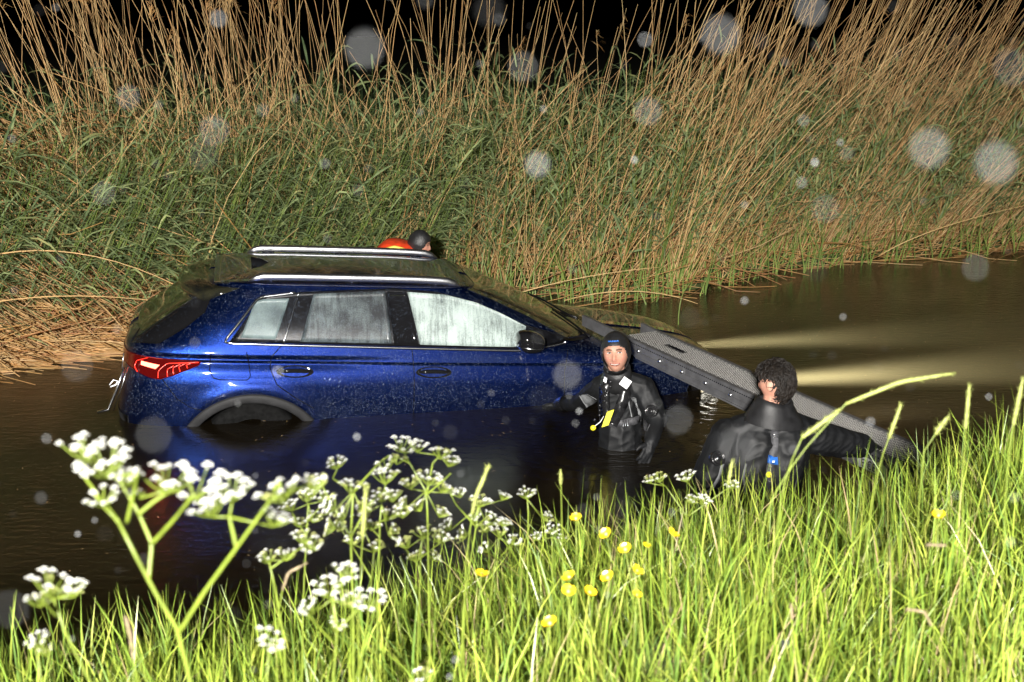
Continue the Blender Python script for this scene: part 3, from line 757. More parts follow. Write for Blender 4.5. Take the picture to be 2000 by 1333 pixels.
def beam(y0, y1, xt=-.62):
    """side beam: shallow at the hooked top end, deeper after the step"""
    prof = [(xt, .012), (xt, -.075), (.02, -.085), (.18, -.128), (RL, -.128), (RL, .006), (-.05, .006)]
    mb = MB(); V = [(x, y, z) for y in (y0, y1) for x, z in prof]; n = len(prof)
    mb.add(V, [tuple(range(n)), tuple(range(n, 2 * n))[::-1]] + [(i, i + n, (i + 1) % n + n, (i + 1) % n) for i in range(n)])
    # pressed ribs along the beam
    s = -1 if y0 < .1 else 1; yo = y0 if s < 0 else y1
    for z, h, x0 in ((-.004, .016, .0), (-.075, .008, .05), (-.121, .014, .19)):
        mb.box(((x0 + RL) / 2, yo + s * .003, z), RL - x0, .007, h)
    return mb.build('side_beam', M['ramp_side'], ramp_o, False)
b1 = beam(-.03, -.002); b2 = beam(RWID + .002, RWID + .03, -.22)
mb = MB()
for x in np.arange(.02, RL, .024): mb.box((x, -.0335, -.022), .010, .002, .008)
ho_ = mb.build('edge_perforations', M['gap'], ramp_o, False); ho_['kind'] = 'stuff'
for k in range(11):
    x = .22 + k * .285
    mb = MB(); t = np.linspace(0, 2 * math.pi, 13)[:-1]
    mb.tube([(x, -.030, -.062), (x, -.040, -.062), (x, -.046, -.062)], [.016, .016, .011], 10); mb.build('bolt', M['alu'], ramp_o)
for k in range(9):
    mb = MB(); mb.box((.18 + k * .36, RWID / 2, -.09), .035, RWID, .05); mb.build('cross_member', M['ramp_side'], ramp_o, False)
# white marking plate low on the near beam
pl = mobj('marking_plate', [(2.62, -.0385, -.122), (2.86, -.0385, -.122), (2.86, -.0385, -.052), (2.62, -.0385, -.052), (2.62, -.034, -.122), (2.86, -.034, -.122), (2.86, -.034, -.052), (2.62, -.034, -.052)],
     [(0, 1, 2, 3), (4, 7, 6, 5), (0, 4, 5, 1), (1, 5, 6, 2), (2, 6, 7, 3), (3, 7, 4, 0)], M['plate_white'], ramp_o, False)
tc_ = bpy.data.curves.new('marking_text', 'FONT'); tc_.body = "E'\u20acE"; tc_.size = .07; tc_.extrude = .0005
to = bpy.data.objects.new('marking_text', tc_); col.objects.link(to)
dg = bpy.context.evaluated_depsgraph_get(); tme = bpy.data.meshes.new_from_object(to.evaluated_get(dg)); bpy.data.objects.remove(to)
tm = link('marking_text', tme, M['ink'], pl, False); tm.location = (2.645, -.040, -.113); tm.rotation_euler = (R(90), 0, 0)
# ------------------------------------------------------------------ people
def head_pts(nu=72, nv=54):
    """unit head: x right, y forward, z up, metres; ellipsoid shaped into skull, face and jaw"""
    V = []
    for j in range(nv + 1):
        ph = math.pi * j / nv
        for i in range(nu):
            th = 2 * math.pi * i / nu
            dx, dy, dz = math.sin(ph) * math.sin(th), math.sin(ph) * math.cos(th), math.cos(ph)
            V.append((dx, dy, dz))
    D = np.array(V)
    x, y, z = D[:, 0] * .076, D[:, 1] * .096, D[:, 2] * .118
    g = lambda a, s: np.exp(-(a / s) ** 2)
    fr = np.clip(D[:, 1], 0, 1)
    low = np.clip(-z / .118, 0, 1)
    x = x * (1 - .30 * low ** 1.4) ; y = np.where(D[:, 1] > 0, y * (1 - .06 * low), y * (1 - .38 * low ** 1.2))
    # flatten the face a little
    y = np.where(D[:, 1] > 0, np.minimum(y, .088 + .0 * y), y)
    y += fr * .026 * g(x, .0125) * g(z + .012 + .006, .026) * (z < .03)      # nose
    y += fr * .010 * g(x, .017) * g(z + .034, .012)                            # nose tip and wings
    y += fr * .007 * g(z - .030, .013) * g(np.abs(x) - .028, .026)             # brow
    y -= fr * .014 * g(np.abs(x) - .031, .015) * g(z - .010, .013)             # eye sockets
    y += fr * .006 * g(np.abs(x) - .031, .010) * g(z - .009, .008)             # lids
    y += fr * .007 * g(x, .024) * g(z + .062, .009)                            # lips
    y -= fr * .004 * g(x, .022) * g(z + .0625, .0025)
    y += fr * .010 * g(x, .022) * g(z + .096, .016)                            # chin
    x += np.sign(x) * fr * .004 * g(z + .018, .022) * g(np.abs(x) - .052, .02) # cheek bones
    P = np.stack([x, y, z], 1)
    F_ = [(j * nu + i, j * nu + (i + 1) % nu, (j + 1) * nu + (i + 1) % nu, (j + 1) * nu + i) for j in range(nv) for i in range(nu)]
    return P, F_, D

def ear(sgx):
    mb = MB(); mb.ball((sgx * .079, -.010, .0), (.011, .022, .034), 10, 8, Euler((0, sgx * R(-12), sgx * R(-25))).to_matrix()); return mb

def cone_hull(bm, p0, r0, p1, r1):
    t = bmesh.new()
    for p, r in ((p0, r0), (p1, r1)):
        bmesh.ops.create_icosphere(t, subdivisions=2, radius=r, matrix=Matrix.Translation(p))
    h = bmesh.ops.convex_hull(t, input=t.verts)
    bmesh.ops.delete(t, geom=[e for e in h['geom_interior'] if isinstance(e, bmesh.types.BMVert)], context='VERTS')
    m = bpy.data.meshes.new('tmp'); t.to_mesh(m); t.free(); bm.from_mesh(m); bpy.data.meshes.remove(m)

def frame(fwd, up=(0, 0, 1), roll=0.):
    f = Vector(fwd).normalized(); u = Vector(up); r = f.cross(u).normalized(); u = r.cross(f)
    m = Matrix((r, f, u)).transposed()
    return m @ Matrix.Rotation(roll, 3, 'Y')

def make_body(parent, cones, hands, head_c, head_M, hs=1., voxel=.007, wrinkle=.007, ears=True):
    """one continuous figure: limbs, hands and head melted together"""
    bm = bmesh.new()
    for (p0, r0, p1, r1) in cones: cone_hull(bm, Vector(p0), r0, Vector(p1), r1)
    for (w, d, pn, curl, s) in hands:                       # wrist, finger direction, palm normal
        d = Vector(d).normalized(); pn = Vector(pn).normalized(); sd = d.cross(pn).normalized(); w = Vector(w)
        cone_hull(bm, w, .034, w + d * .045, .030)
        for k, (off, ln) in enumerate(((-.033, .070), (-.011, .082), (.012, .078), (.034, .062))):
            b = w + d * .075 + sd * off; k1 = b + (d - pn * curl * .5 + sd * off * 3).normalized() * ln * .5; k2 = k1 + (d - pn * curl * 1.3 + sd * off * 3).normalized() * ln * .55
            cone_hull(bm, w + d * .03 + sd * off * .8, .018, b, .0145); cone_hull(bm, b, .0135, k1, .0125); cone_hull(bm, k1, .0125, k2, .0105)
        b = w + d * .02 + sd * s * .034; k1 = b + (d * .6 + sd * s * .8).normalized() * .045; k2 = k1 + (d * .9 + sd * s * .25 - pn * curl * .4).normalized() * .034
        cone_hull(bm, b, .018, k1, .0145); cone_hull(bm, k1, .0145, k2, .0115)
    P, F_, D = head_pts()
    W = [head_M @ (Vector(p) * hs) + head_c for p in P]
    vs = [bm.verts.new(w) for w in W]
    for f in F_:
        try: bm.faces.new([vs[i] for i in f])
        except ValueError: pass
    for sgx in ((-1, 1) if ears else ()):
        e = ear(sgx); ev = [bm.verts.new(head_M @ Vector(v) + head_c) for v in e.v]
        for f in e.f:
            try: bm.faces.new([ev[i] for i in f])
            except ValueError: pass
    bmesh.ops.remove_doubles(bm, verts=bm.verts, dist=1e-5)
    bmesh.ops.recalc_face_normals(bm, faces=bm.faces)
    m0 = bpy.data.meshes.new('tmp'); bm.to_mesh(m0); bm.free()
    o = bpy.data.objects.new('tmp', m0); col.objects.link(o)
    rm = o.modifiers.new('r', 'REMESH'); rm.mode = 'VOXEL'; rm.voxel_size = voxel
    sm = o.modifiers.new('s', 'SMOOTH'); sm.iterations = 3; sm.factor = .5
    dg = bpy.context.evaluated_depsgraph_get()
    me = bpy.data.meshes.new_from_object(o.evaluated_get(dg)); bpy.data.objects.remove(o)
    co = np.empty(len(me.vertices) * 3, np.float32); me.vertices.foreach_get('co', co); co = co.reshape(-1, 3)
    no = np.empty_like(co); me.vertices.foreach_get('normal', no.ravel()) if False else None
    nr = np.array([v.normal for v in me.vertices], np.float32)
    L_ = (co - np.array(head_c)) @ np.array(head_M) / hs      # head-local
    inhead = (np.abs(L_[:, 0]) < .10) & (np.abs(L_[:, 1]) < .125) & (L_[:, 2] > -.118) & (L_[:, 2] < .13) & ~((L_[:, 1] < .0) & (L_[:, 2] < -.085))
    # folds of the suit
    a = co @ np.array([15., 11., 29.]); b = co @ np.array([-20., 14., 13.]); c = co @ np.array([9., -17., 22.]); d2 = co @ np.array([57., 39., -61.])
    n = np.sin(a + 1.7 * np.sin(b * .7)) * .5 + np.sin(c + 1.3 * np.sin(a * .6 + 1)) * .4 + .35 * np.sin(d2 + np.sin(c)); n = -np.abs(n) + .4
    amt = np.where(inhead, 0, wrinkle * np.clip((np.linalg.norm(L_, axis=1) - .12) / .1, 0, 1))
    co = co + nr * (n * amt)[:, None]
    me.vertices.foreach_set('co', co.astype(np.float32).ravel())
    # colours of the face
    ca = me.color_attributes.new('tone', 'FLOAT_COLOR', 'POINT')
    colr = np.tile(np.array([.46, .235, .165, 1.]), (len(co), 1))
    x, y, z = L_.T; g = lambda q, s: np.exp(-(q / s) ** 2)
    def blend(c_, w): colr[:, :3] = colr[:, :3] * (1 - w[:, None]) + np.array(c_)[None] * w[:, None]
    blend((.60, .25, .19), .5 * g(np.abs(x) - .045, .02) * g(z + .025, .025) * (y > 0)); blend((.60, .23, .17), .5 * g(x, .015) * g(z + .035, .015) * (y > 0))
    blend((.30, .07, .06), .95 * g(np.clip(np.abs(x) - .017, 0, 1), .006) * g(z + .062, .008) * (y > .05))
    blend((.6, .45, .4), .6 * g(np.clip(np.abs(x) - .014, 0, 1), .004) * g(z + .0610, .0032) * (y > .05))
    blend((.10, .05, .03), .95 * g(np.clip(np.abs(np.abs(x) - .031) - .012, 0, 1), .005) * g(z - .0275 + .10 * np.abs(np.abs(x) - .028), .0055) * (y > .04))
    blend((.05, .03, .025), .95 * g(np.clip(np.abs(np.abs(x) - .031) - .009, 0, 1), .004) * g(z - .010, .0052) * (y > .04))
    ca.data.foreach_set('color', colr.astype(np.float32).ravel())
    nf = len(me.polygons); idx = np.zeros(nf, np.int32)
    cen = np.empty(nf * 3, np.float32); me.polygons.foreach_get('center', cen); cl = (cen.reshape(-1, 3) - np.array(head_c)) @ np.array(head_M) / hs
    isk = (ears | (cl[:, 2] > -.108)) & (np.abs(cl[:, 0]) < .105) & (np.abs(cl[:, 1]) < .13) & (cl[:, 2] > -.125) & (cl[:, 2] < .13)
    idx[~isk] = 1; me.polygons.foreach_set('material_index', idx)
    me.materials.append(M['skin']); me.materials.append(M['suit'])
    ob = link('body', me, None, parent)
    bv = BVHTree.FromPolygons([Vector(v) for v in co], [tuple(p.vertices) for p in me.polygons])
    return ob, bv

def hood(parent, head_c, head_M, hs=1., open_face=True, th=.008, fx=.066, fz=(-.098, .050)):
    """neoprene hood over the head with a face opening"""
    P, F_, D = head_pts(); Pn = np.array(P)
    nrm = Pn / np.array([.076, .1, .118]) ** 2; nrm /= np.linalg.norm(nrm, axis=1, keepdims=True)
    sm = D * np.array([.079, .101, .120]); sm[:, 0] *= (1 - .24 * np.clip(-D[:, 2], 0, 1)); 
    base = np.where((D[:, 1] > .1)[:, None], np.maximum(np.abs(sm), np.abs(Pn)) * np.sign(sm), sm)
    Q = base + nrm * th
    cz = (fz[0] + fz[1]) / 2; hz = (fz[1] - fz[0]) / 2
    keep = []
    e = (np.abs(base[:, 0]) / fx) ** 2.6 + (np.abs(base[:, 2] - cz) / hz) ** 2.6
    out = (e > 1) | (D[:, 1] < .12)
    used = [f for f in F_ if sum(out[i] for i in f) >= 2 or not open_face]
    V = [head_M @ (Vector(q) * hs) + head_c for q in Q]
    mb = MB(); mb.add(V, used)
    o = mb.build('hood', M['neoprene'], parent)
    s = o.modifiers.new('t', 'SOLIDIFY'); s.thickness = .006; s.offset = -1
    ss = o.modifiers.new('sub', 'SUBSURF'); ss.levels = ss.render_levels = 1
    return o

def project(bv, pts, direction, off=.004):
    out = []; d = Vector(direction).normalized()
    for p in pts:
        p = Vector(p); h = bv.ray_cast(p - d * 1.0, d, 2.5)
        if h[0] is None: h = bv.find_nearest(p)
        out.append((h[0] + h[1].normalized() * off, h[1].normalized() if h[1].dot(d) < 0 else -h[1].normalized()))
    return out

def band(name, bv, line, width, direction, mat, parent, off=.004, th=.005, n=24):
    """webbing band laid on the body along a line, projected along a direction"""
    L_ = resample(line, n); pr = project(bv, L_, direction, off)
    V = []; F_ = []
    for i, (p, nn) in enumerate(pr):
        t = (pr[min(i + 1, n - 1)][0] - pr[max(i - 1, 0)][0]).normalized(); s = t.cross(nn).normalized()
        V += [p - s * width / 2 - nn * th, p - s * width / 2 + nn * th * .4, p + s * width / 2 + nn * th * .4, p + s * width / 2 - nn * th]
    for i in range(n - 1):
        for k in range(4): F_.append((i * 4 + k, i * 4 + (k + 1) % 4, (i + 1) * 4 + (k + 1) % 4, (i + 1) * 4 + k))
    F_ += [(0, 1, 2, 3), tuple((n - 1) * 4 + k for k in (3, 2, 1, 0))]
    return mobj(name, V, F_, mat, parent)

def disc(name, bv, p, direction, r, mat, parent, h=.02, n=20, off=.002):
    (q, nn), = project(bv, [p], direction, off); up = Vector((0, 0, 1)) if abs(nn.z) < .9 else Vector((1, 0, 0)); a = nn.cross(up).normalized(); b = a.cross(nn)
    prof = [(1, -.02), (1, h * .8), (.93, h), (.80, h), (.76, h * .7), (.45, h * .7), (.40, h * .95), (.05, h * 1.05)]
    V = []; F_ = []
    for rr, z in prof:
        for k in range(n): t = 2 * math.pi * k / n; V.append(q + nn * z + (a * math.cos(t) + b * math.sin(t)) * r * rr)
    for i in range(len(prof) - 1):
        for k in range(n): F_.append((i * n + k, i * n + (k + 1) % n, (i + 1) * n + (k + 1) % n, (i + 1) * n + k))
    F_.append(tuple((len(prof) - 1) * n + k for k in range(n)))
    return mobj(name, V, F_, mat, parent)

# --- diver standing at the front wing, facing the bank
p1 = empty('person', (.75, 8.55, -.9)); tag(p1, 'smiling person in black hooded drysuit with yellow pull tab, beside the front wing', 'person', 'rescuers in the water')
inv = Vector((.75, 8.55, -.9))
def rel(v): return Vector(v) - inv
HC = rel((.705, 8.475, .685)); HM = frame((-.20, -1, .16), roll=R(5))
cones = [((.715, 8.53, .50), .062, (.71, 8.50, .62), .058), ((.73, 8.58, .40), .150, (.755, 8.58, .16), .150), ((.67, 8.60, .40), .11, (.84, 8.55, .41), .115), ((.755, 8.57, .14), .150, (.755, 8.58, -.12), .165),
         ((.70, 8.57, .47), .075, (.615, 8.62, .405), .078), ((.74, 8.55, .48), .080, (.885, 8.50, .43), .088),
         ((.615, 8.62, .405), .078, (.485, 8.84, .225), .062), ((.485, 8.84, .225), .060, (.345, 9.11, .125), .042),
         ((.895, 8.50, .43), .090, (.985, 8.40, .24), .078), ((.985, 8.40, .25), .068, (.935, 8.24, .13), .050),
         ((.68, 8.58, -.15), .11, (.66, 8.50, -.55), .085), ((.84, 8.58, -.15), .11, (.86, 8.52, -.55), .085), ((.66, 8.50, -.55), .085, (.65, 8.6, -.88), .06), ((.86, 8.52, -.55), .085, (.87, 8.62, -.88), .06)]
cones = [(rel(a), r0, rel(b), r1) for a, r0, b, r1 in cones]
hands = [(rel((.335, 9.13, .115)), (-.45, .80, -.30), (.1, .2, 1), .35, -1), (rel((.93, 8.225, .115)), (-.35, -.5, -.75), (.3, -.9, .1), .6, 1)]
b1o, bv1 = make_body(p1, cones, hands, HC, HM, 1.12, voxel=.006, ears=False)
hood(p1, HC, HM, 1.14, th=.013)
mb = MB(); mb.tube([HC + HM @ Vector((0, -.014, -.100)) + Vector((0, 0, -.05 * k)) + Vector((.008 * k, .02 * k, 0)) for k in range(4)], [.085, .086, .09, .10], 20, cap=False); cl_ = mb.build('hood_collar', M['neoprene'], p1)
s = cl_.modifiers.new('t', 'SOLIDIFY'); s.thickness = .008
M['lip'] = plain('lip', (.26, .07, .06), .4); M['brow'] = plain('brow_hair', (.09, .05, .03), .7); M['eye_white'] = plain('eye_white', (.55, .52, .5), .2); M['iris'] = plain('iris', (.03, .035, .04), .1); M['teeth'] = plain('teeth', (.62, .58, .52), .3)
fd = HM @ Vector((0, -1, 0))
def fp(x, z): return HC + HM @ (Vector((x, .12, z)) * 1.12)
for sx in (-1, 1):
    band('eyebrow', bv1, [fp(sx * .013, .0265), fp(sx * .028, .0305), fp(sx * .046, .0255)], .0075, fd, M['brow'], p1, .0012, .002, 8)
    ey = band('eye', bv1, [fp(sx * .0195, .0085), fp(sx * .031, .0095), fp(sx * .0425, .0090)], .0085, fd, M['eye_white'], p1, .0008, .002, 8)
    band('iris', bv1, [fp(sx * .031 - .0075, .0092), fp(sx * .031 + .0015, .0094)], .0085, fd, M['iris'], ey, .0018, .0015, 4)
    band('lash_line', bv1, [fp(sx * .018, .0115), fp(sx * .031, .0150), fp(sx * .0445, .0115)], .0040, fd, M['brow'], ey, .0016, .0015, 8)
mo = band('mouth', bv1, [fp(-.030, -.0555), (fp(-.017, -.0625)), fp(0, -.0645), fp(.017, -.0615), fp(.029, -.0535)], .0115, fd, M['lip'], p1, .0008, .002, 12)
band('teeth', bv1, [fp(-.021, -.0595), fp(0, -.0635), fp(.021, -.0585)], .0048, fd, M['teeth'], mo, .0016, .0015, 10)
mb = MB()
for k, (a0, a1) in enumerate(((-.034, -.022), (-.020, -.004), (-.001, .012), (.015, .034))):
    mb.tube([HC + HM @ Vector((x, .0, 0)) + HM @ Vector((0, math.sqrt(max(0, 1 - (x / .09) ** 2)) * .099 + .013, .090 + .004 * math.sin(x * 400))) for x in np.linspace(a0, a1, 4)], .0045, 6)
mb.build('hood_print', M['blue'], p1)
fy = (0, 1, 0)
for ln in ([(.66, 8.3, .53), (.635, 8.3, .42), (.64, 8.3, .30), (.665, 8.3, .20)], [(.775, 8.3, .52), (.775, 8.3, .42), (.735, 8.3, .30), (.69, 8.3, .19)]):
    band('vest_lobe', bv1, [rel(v) for v in ln], .075, fy, M['rubber'], p1, .012, .022)
def flat_patch(name, c, a, b, mat, th=.005):
    c, a, b = rel(c), Vector(a) / 2, Vector(b) / 2; nn = a.cross(b).normalized() * th; mb = MB()
    V = [c - a - b, c + a - b, c + a + b, c - a + b]; V += [v + nn for v in V]
    mb.add(V, [(0, 3, 2, 1), (4, 5, 6, 7), (0, 1, 5, 4), (1, 2, 6, 5), (2, 3, 7, 6), (3, 0, 4, 7)]); return mb.build(name, mat, p1, False)
flat_patch('reflective_patch', (.765, 8.375, .505), (.052, .012, -.040), (.036, .004, .052), M['white'])
flat_patch('reflective_patch', (.632, 8.41, .515), (.018, -.006, -.012), (.008, .004, .030), M['white'])
band('waist_belt', bv1, [rel(v) for v in [(.60, 8.3, .205), (.70, 8.3, .195), (.80, 8.3, .205), (.92, 8.3, .215)]], .052, fy, M['webbing'], p1, .006, .006)
for k in range(3): band('belt_buckle', bv1, [rel((.755 + .016 * k, 8.3, .225)), rel((.757 + .016 * k, 8.3, .172))], .006, fy, M['alu'], p1, .016, .004, 5)
band('harness_strap', bv1, [rel(v) for v in [(.83, 8.3, .38), (.865, 8.3, .30), (.885, 8.3, .23)]], .035, fy, M['greypanel'], p1, .006, .004)
band('shoulder_seam', bv1, [rel(v) for v in [(.80, 8.3, .50), (.79, 8.3, .42), (.80, 8.3, .33), (.82, 8.3, .24)]], .008, fy, M['greypanel'], p1, .003, .003)
flat_patch('inflator_tab', (.648, 8.345, .265), (.046, .0, .016), (.036, .008, .105), M['yellow'], .02)
mb = MB(); mb.tube([rel((.625, 8.40, .26)), rel((.60, 8.38, .225)), rel((.565, 8.37, .20))], .0028, 5); cd_ = mb.build('toggle_cord', M['white'], p1)
mb = MB(); mb.ball(rel((.552, 8.365, .188)), (.020, .014, .020), 10, 7, Euler((0, R(40), 0)).to_matrix()); mb.build('toggle', M['yellow'], cd_)
mb = MB()
for k in range(9):
    q = rel((.668 - .012 * k + .012 * math.sin(k * 2.1), 8.395 - .002 * k, .50 - .033 * k)); mb.ball(q + Vector((0, .012, 0)), (.009, .008, .011), 8, 6)
mb.build('inflator_hose', M['rubber'], p1)
disc('arm_valve', bv1, rel((.955, 8.2, .325)), (-.05, 1, -.1), .044, M['rubber'], p1, .026)
band('forearm_panel', bv1, [rel(v) for v in [(.56, 8.4, .335), (.50, 8.4, .275)]], .10, fy, M['greypanel'], p1, .003, .003, 8)
mb = MB(); c0 = rel((.352, 9.09, .130)); mb.tube([rel((.395, 9.005, .175)), rel((.372, 9.05, .153)), c0], [.056, .058, .054], 14, cap=False); mb.build('wrist_seal', M['rubber'], p1)

# --- man seen from behind, bareheaded, hand on the ramp
p2 = empty('person', (1.43, 7.0, -.9)); inv = Vector((1.43, 7.0, -.9))
tag(p2, 'bareheaded dark-haired person in black drysuit seen from behind, gripping the ramp', 'person', 'rescuers in the water')
HC2 = rel((1.49, 7.02, .893)); HM2 = frame((-.74, .66, -.10), roll=R(-3))
cones = [((1.487, 7.03, .68), .070, (1.49, 7.03, .82), .062), ((1.40, 7.06, .50), .165, (1.36, 7.02, .20), .165), ((1.56, 7.06, .50), .165, (1.51, 7.02, .20), .165), ((1.34, 7.08, .53), .13, (1.60, 7.08, .53), .13), ((1.43, 7.02, .22), .19, (1.41, 6.99, -.10), .20),
         ((1.47, 7.05, .655), .095, (1.27, 7.08, .56), .10), ((1.50, 7.05, .655), .095, (1.72, 7.10, .55), .105),
         ((1.25, 7.08, .55), .115, (1.13, 6.95, .36), .105), ((1.13, 6.95, .36), .10, (1.13, 7.06, .16), .065),
         ((1.73, 7.10, .545), .105, (1.93, 7.17, .485), .090), ((1.93, 7.17, .485), .085, (2.07, 7.23, .445), .072),
         ((1.33, 7.0, -.15), .115, (1.31, 6.95, -.55), .09), ((1.50, 7.0, -.15), .115, (1.52, 6.96, -.55), .09), ((1.31, 6.95, -.55), .09, (1.30, 6.9, -.88), .06), ((1.52, 6.96, -.55), .09, (1.53, 6.9, -.88), .06)]
cones = [(rel(a), r0, rel(b), r1) for a, r0, b, r1 in cones]
hands = [(rel((2.085, 7.235, .445)), (.72, .55, -.05), (.2, -.1, 1), .9, -1), (rel((1.13, 7.07, .175)), (.25, .4, -.85), (-.5, .8, .1), .4, 1)]
b2o, bv2 = make_body(p2, cones, hands, HC2, HM2, wrinkle=.009)
fy2 = (-.05, 1, -.25)
band('spine_strap', bv2, [rel(v) for v in [(1.505, 6.7, .70), (1.495, 6.7, .60), (1.475, 6.7, .48), (1.455, 6.7, .34), (1.44, 6.7, .20), (1.43, 6.7, .10)]], .046, fy2, M['webbing'], p2, .006, .005)
for k, (x, z) in enumerate(((1.502, .668), (1.500, .652), (1.466, .485), (1.452, .395), (1.437, .19))): band('strap_bar', bv2, [rel((x - .022, 6.7, z + .002)), rel((x + .022, 6.7, z - .002))], .006, fy2, M['chrome'], p2, .012, .003, 5)
tg = band('blue_tag', bv2, [rel((1.450, 6.7, .530)), rel((1.510, 6.7, .518))], .045, fy2, M['blue'], p2, .012, .003, 6)
for k in range(4): band('tag_print', bv2, [rel((1.477 + .007 * k, 6.7, .527 - .001 * k)), rel((1.4775 + .007 * k, 6.7, .515 - .001 * k))], .0035, fy2, M['white'], tg, .0165, .002, 4)
disc('yellow_marker', bv2, rel((1.462, 6.7, .435)), fy2, .017, M['yellow'], p2, .010)
disc('arm_valve', bv2, rel((1.17, 6.7, .50)), (-.05, 1, -.1), .044, M['rubber'], p2, .02)
for ln, w, mt in (([(1.20, 6.7, .50), (1.17, 6.7, .42), (1.12, 6.7, .33)], .018, 'greypanel'), ([(1.335, 6.7, .50), (1.32, 6.7, .42), (1.335, 6.7, .32)], .012, 'greypanel'), ([(1.62, 6.7, .50), (1.63, 6.7, .42), (1.60, 6.7, .32)], .008, 'webbing')):
    band('suit_seam', bv2, [rel(v) for v in ln], w, fy2, M[mt], p2, .0015, .002)
# soft stand-up collar
V = []; F_ = []; n = 28
for j, (rr, dz) in enumerate(((.16, -.085), (.128, -.03), (.102, .022), (.094, .052), (.084, .050), (.078, .0))):
    for k in range(n):
        t = 2 * math.pi * k / n; w = 1 + .05 * math.sin(3 * t + 1)
        V.append(rel((1.487 + rr * 1.12 * w * math.cos(t), 7.03 + rr * w * math.sin(t), .742 + dz + .008 * math.sin(2 * t) - .012 * math.cos(t))))
for j in range(5):
    for k in range(n): F_.append((j * n + k, j * n + (k + 1) % n, (j + 1) * n + (k + 1) % n, (j + 1) * n + k))
mobj('collar', V, F_, M['neoprene'], p2)
# hair: wet wavy locks all over the scalp
P, F_, D = head_pts(48, 36)
cap = MB(); r_ = np.random.default_rng(3)
hairline = lambda d: (d[2] > .55) or (d[1] < .45 and d[2] > .28) or (d[1] < -.12 and d[2] > -.30 and not (d[1] > -.42 and d[2] < .22)) or (d[1] < -.45 and d[2] > -.78)
hl_ = [hairline(d) for d in D]
Vc = [HM2 @ Vector(p * (1.05 if h else .97)) + HC2 for p, h in zip(P, hl_)]
cap.add(Vc, [f for f in F_ if all(hl_[i] for i in f)])
PP = []; WW = []; SS = []
cnt = 0
while cnt < 1300:
    d = r_.normal(size=3); d /= np.linalg.norm(d)
    if not hairline(d): continue
    root = d * np.array([.079, .100, .121])
    if d[2] < 0: root[1] *= 1 - .3 * abs(d[2])
    flow = np.array([.25 * np.sign(d[0]) + .5 * r_.normal(), -.35 + .5 * r_.normal(), -.9 + .7 * r_.normal()]); flow -= d * flow.dot(d); flow /= np.linalg.norm(flow) + 1e-6
    ln = (.035 + .03 * r_.random()) * (.5 if (abs(d[0]) > .5 and -.45 < d[1] < .5 and d[2] < .5) else 1.); sd = np.cross(d, flow); ph = r_.random() * 6; wv = .004 + .005 * r_.random()
    pts = [root + flow * ln * t + d * (.004 + .012 * math.sin(t * 2.6) + .004 * r_.random()) + sd * wv * math.sin(ph + t * 5) for t in np.linspace(0, 1, 6)]
    PP.append([list(HM2 @ Vector(p) + HC2) for p in pts]); cnt += 1
Vh, Qh = tubes3(np.array(PP), np.tile(np.array([.0028, .0034, .0034, .003, .0022, .0008]), (cnt, 1)))
cap.add(Vh.tolist(), Qh.tolist()); cap.build('hair', M['hair'], p2)

# --- diver behind the car, only hood, cheek and red jacket above the roof
p3 = empty('person', (-.98, 11.55, -.9)); inv = Vector((-.98, 11.55, -.9))
tag(p3, 'person in black hood and red jacket bending behind the car roof', 'person', 'rescuers in the water')
HC3 = rel((-.835, 11.5, .915)); HM3 = frame((.97, -.10, -.22))
cones = [((-.93, 11.52, .76), .07, (-.86, 11.5, .84), .06), ((-1.03, 11.54, .74), .16, (-1.12, 11.56, .40), .16), ((-1.12, 11.56, .4), .16, (-1.08, 11.56, 0), .17),
         ((-1.02, 11.35, .72), .10, (-1.02, 11.75, .72), .10), ((-1.02, 11.33, .71), .085, (-.86, 11.2, .50), .065), ((-.86, 11.2, .50), .06, (-.62, 11.12, .45), .045),
         ((-1.02, 11.77, .71), .085, (-.9, 11.9, .50), .065), ((-.9, 11.9, .50), .06, (-.66, 11.9, .42), .045), ((-1.08, 11.5, -.1), .12, (-1.05, 11.5, -.88), .07), ((-1.08, 11.64, -.1), .12, (-1.05, 11.66, -.88), .07)]
cones = [(rel(a), r0, rel(b), r1) for a, r0, b, r1 in cones]
hands = [(rel((-.61, 11.12, .445)), (.9, .1, -.2), (0, 0, 1), .4, 1), (rel((-.65, 11.9, .415)), (.9, -.1, -.3), (0, 0, 1), .4, -1)]
b3o, bv3 = make_body(p3, cones, hands, HC3, HM3, voxel=.009, ears=False)
hood(p3, HC3, HM3)
V = []; F_ = []; n = 24
for j, (t, r_) in enumerate(((-.2, .10), (-.12, .165), (0, .185), (.12, .185), (.24, .17), (.33, .13), (.38, .085))):
    cx, cz = -1.10 + .16 * (t + .2) / .58 + .0, .52 + .42 * (t + .2) / .58
    for k in range(n):
        a = 2 * math.pi * k / n; V.append(rel((cx - .05 + r_ * 1.22 * math.cos(a), 11.55 + r_ * 1.35 * math.sin(a), cz + .03 * math.cos(a) * -1)))
for j in range(6):
    for k in range(n): F_.append((j * n + k, j * n + (k + 1) % n, (j + 1) * n + (k + 1) % n, (j + 1) * n + k))
F_.append(tuple(6 * n + k for k in range(n)))
jk = mobj('jacket', V, F_, M['red_jacket'], p3); s = jk.modifiers.new('s', 'SUBSURF'); s.levels = s.render_levels = 1
jb = BVHTree.FromPolygons([Vector(v) for v in V], F_)
M['yellow_band'] = plain('yellow_reflective_band', (.95, .75, .12), .4)
band('yellow_stripe', jb, [rel(v) for v in [(-1.20, 11.2, .86), (-1.13, 11.2, .905), (-1.05, 11.2, .925), (-.97, 11.2, .905), (-.93, 11.2, .87)]], .024, (0, 1, -.1), M['yellow_band'], p3, .004, .004, 14)
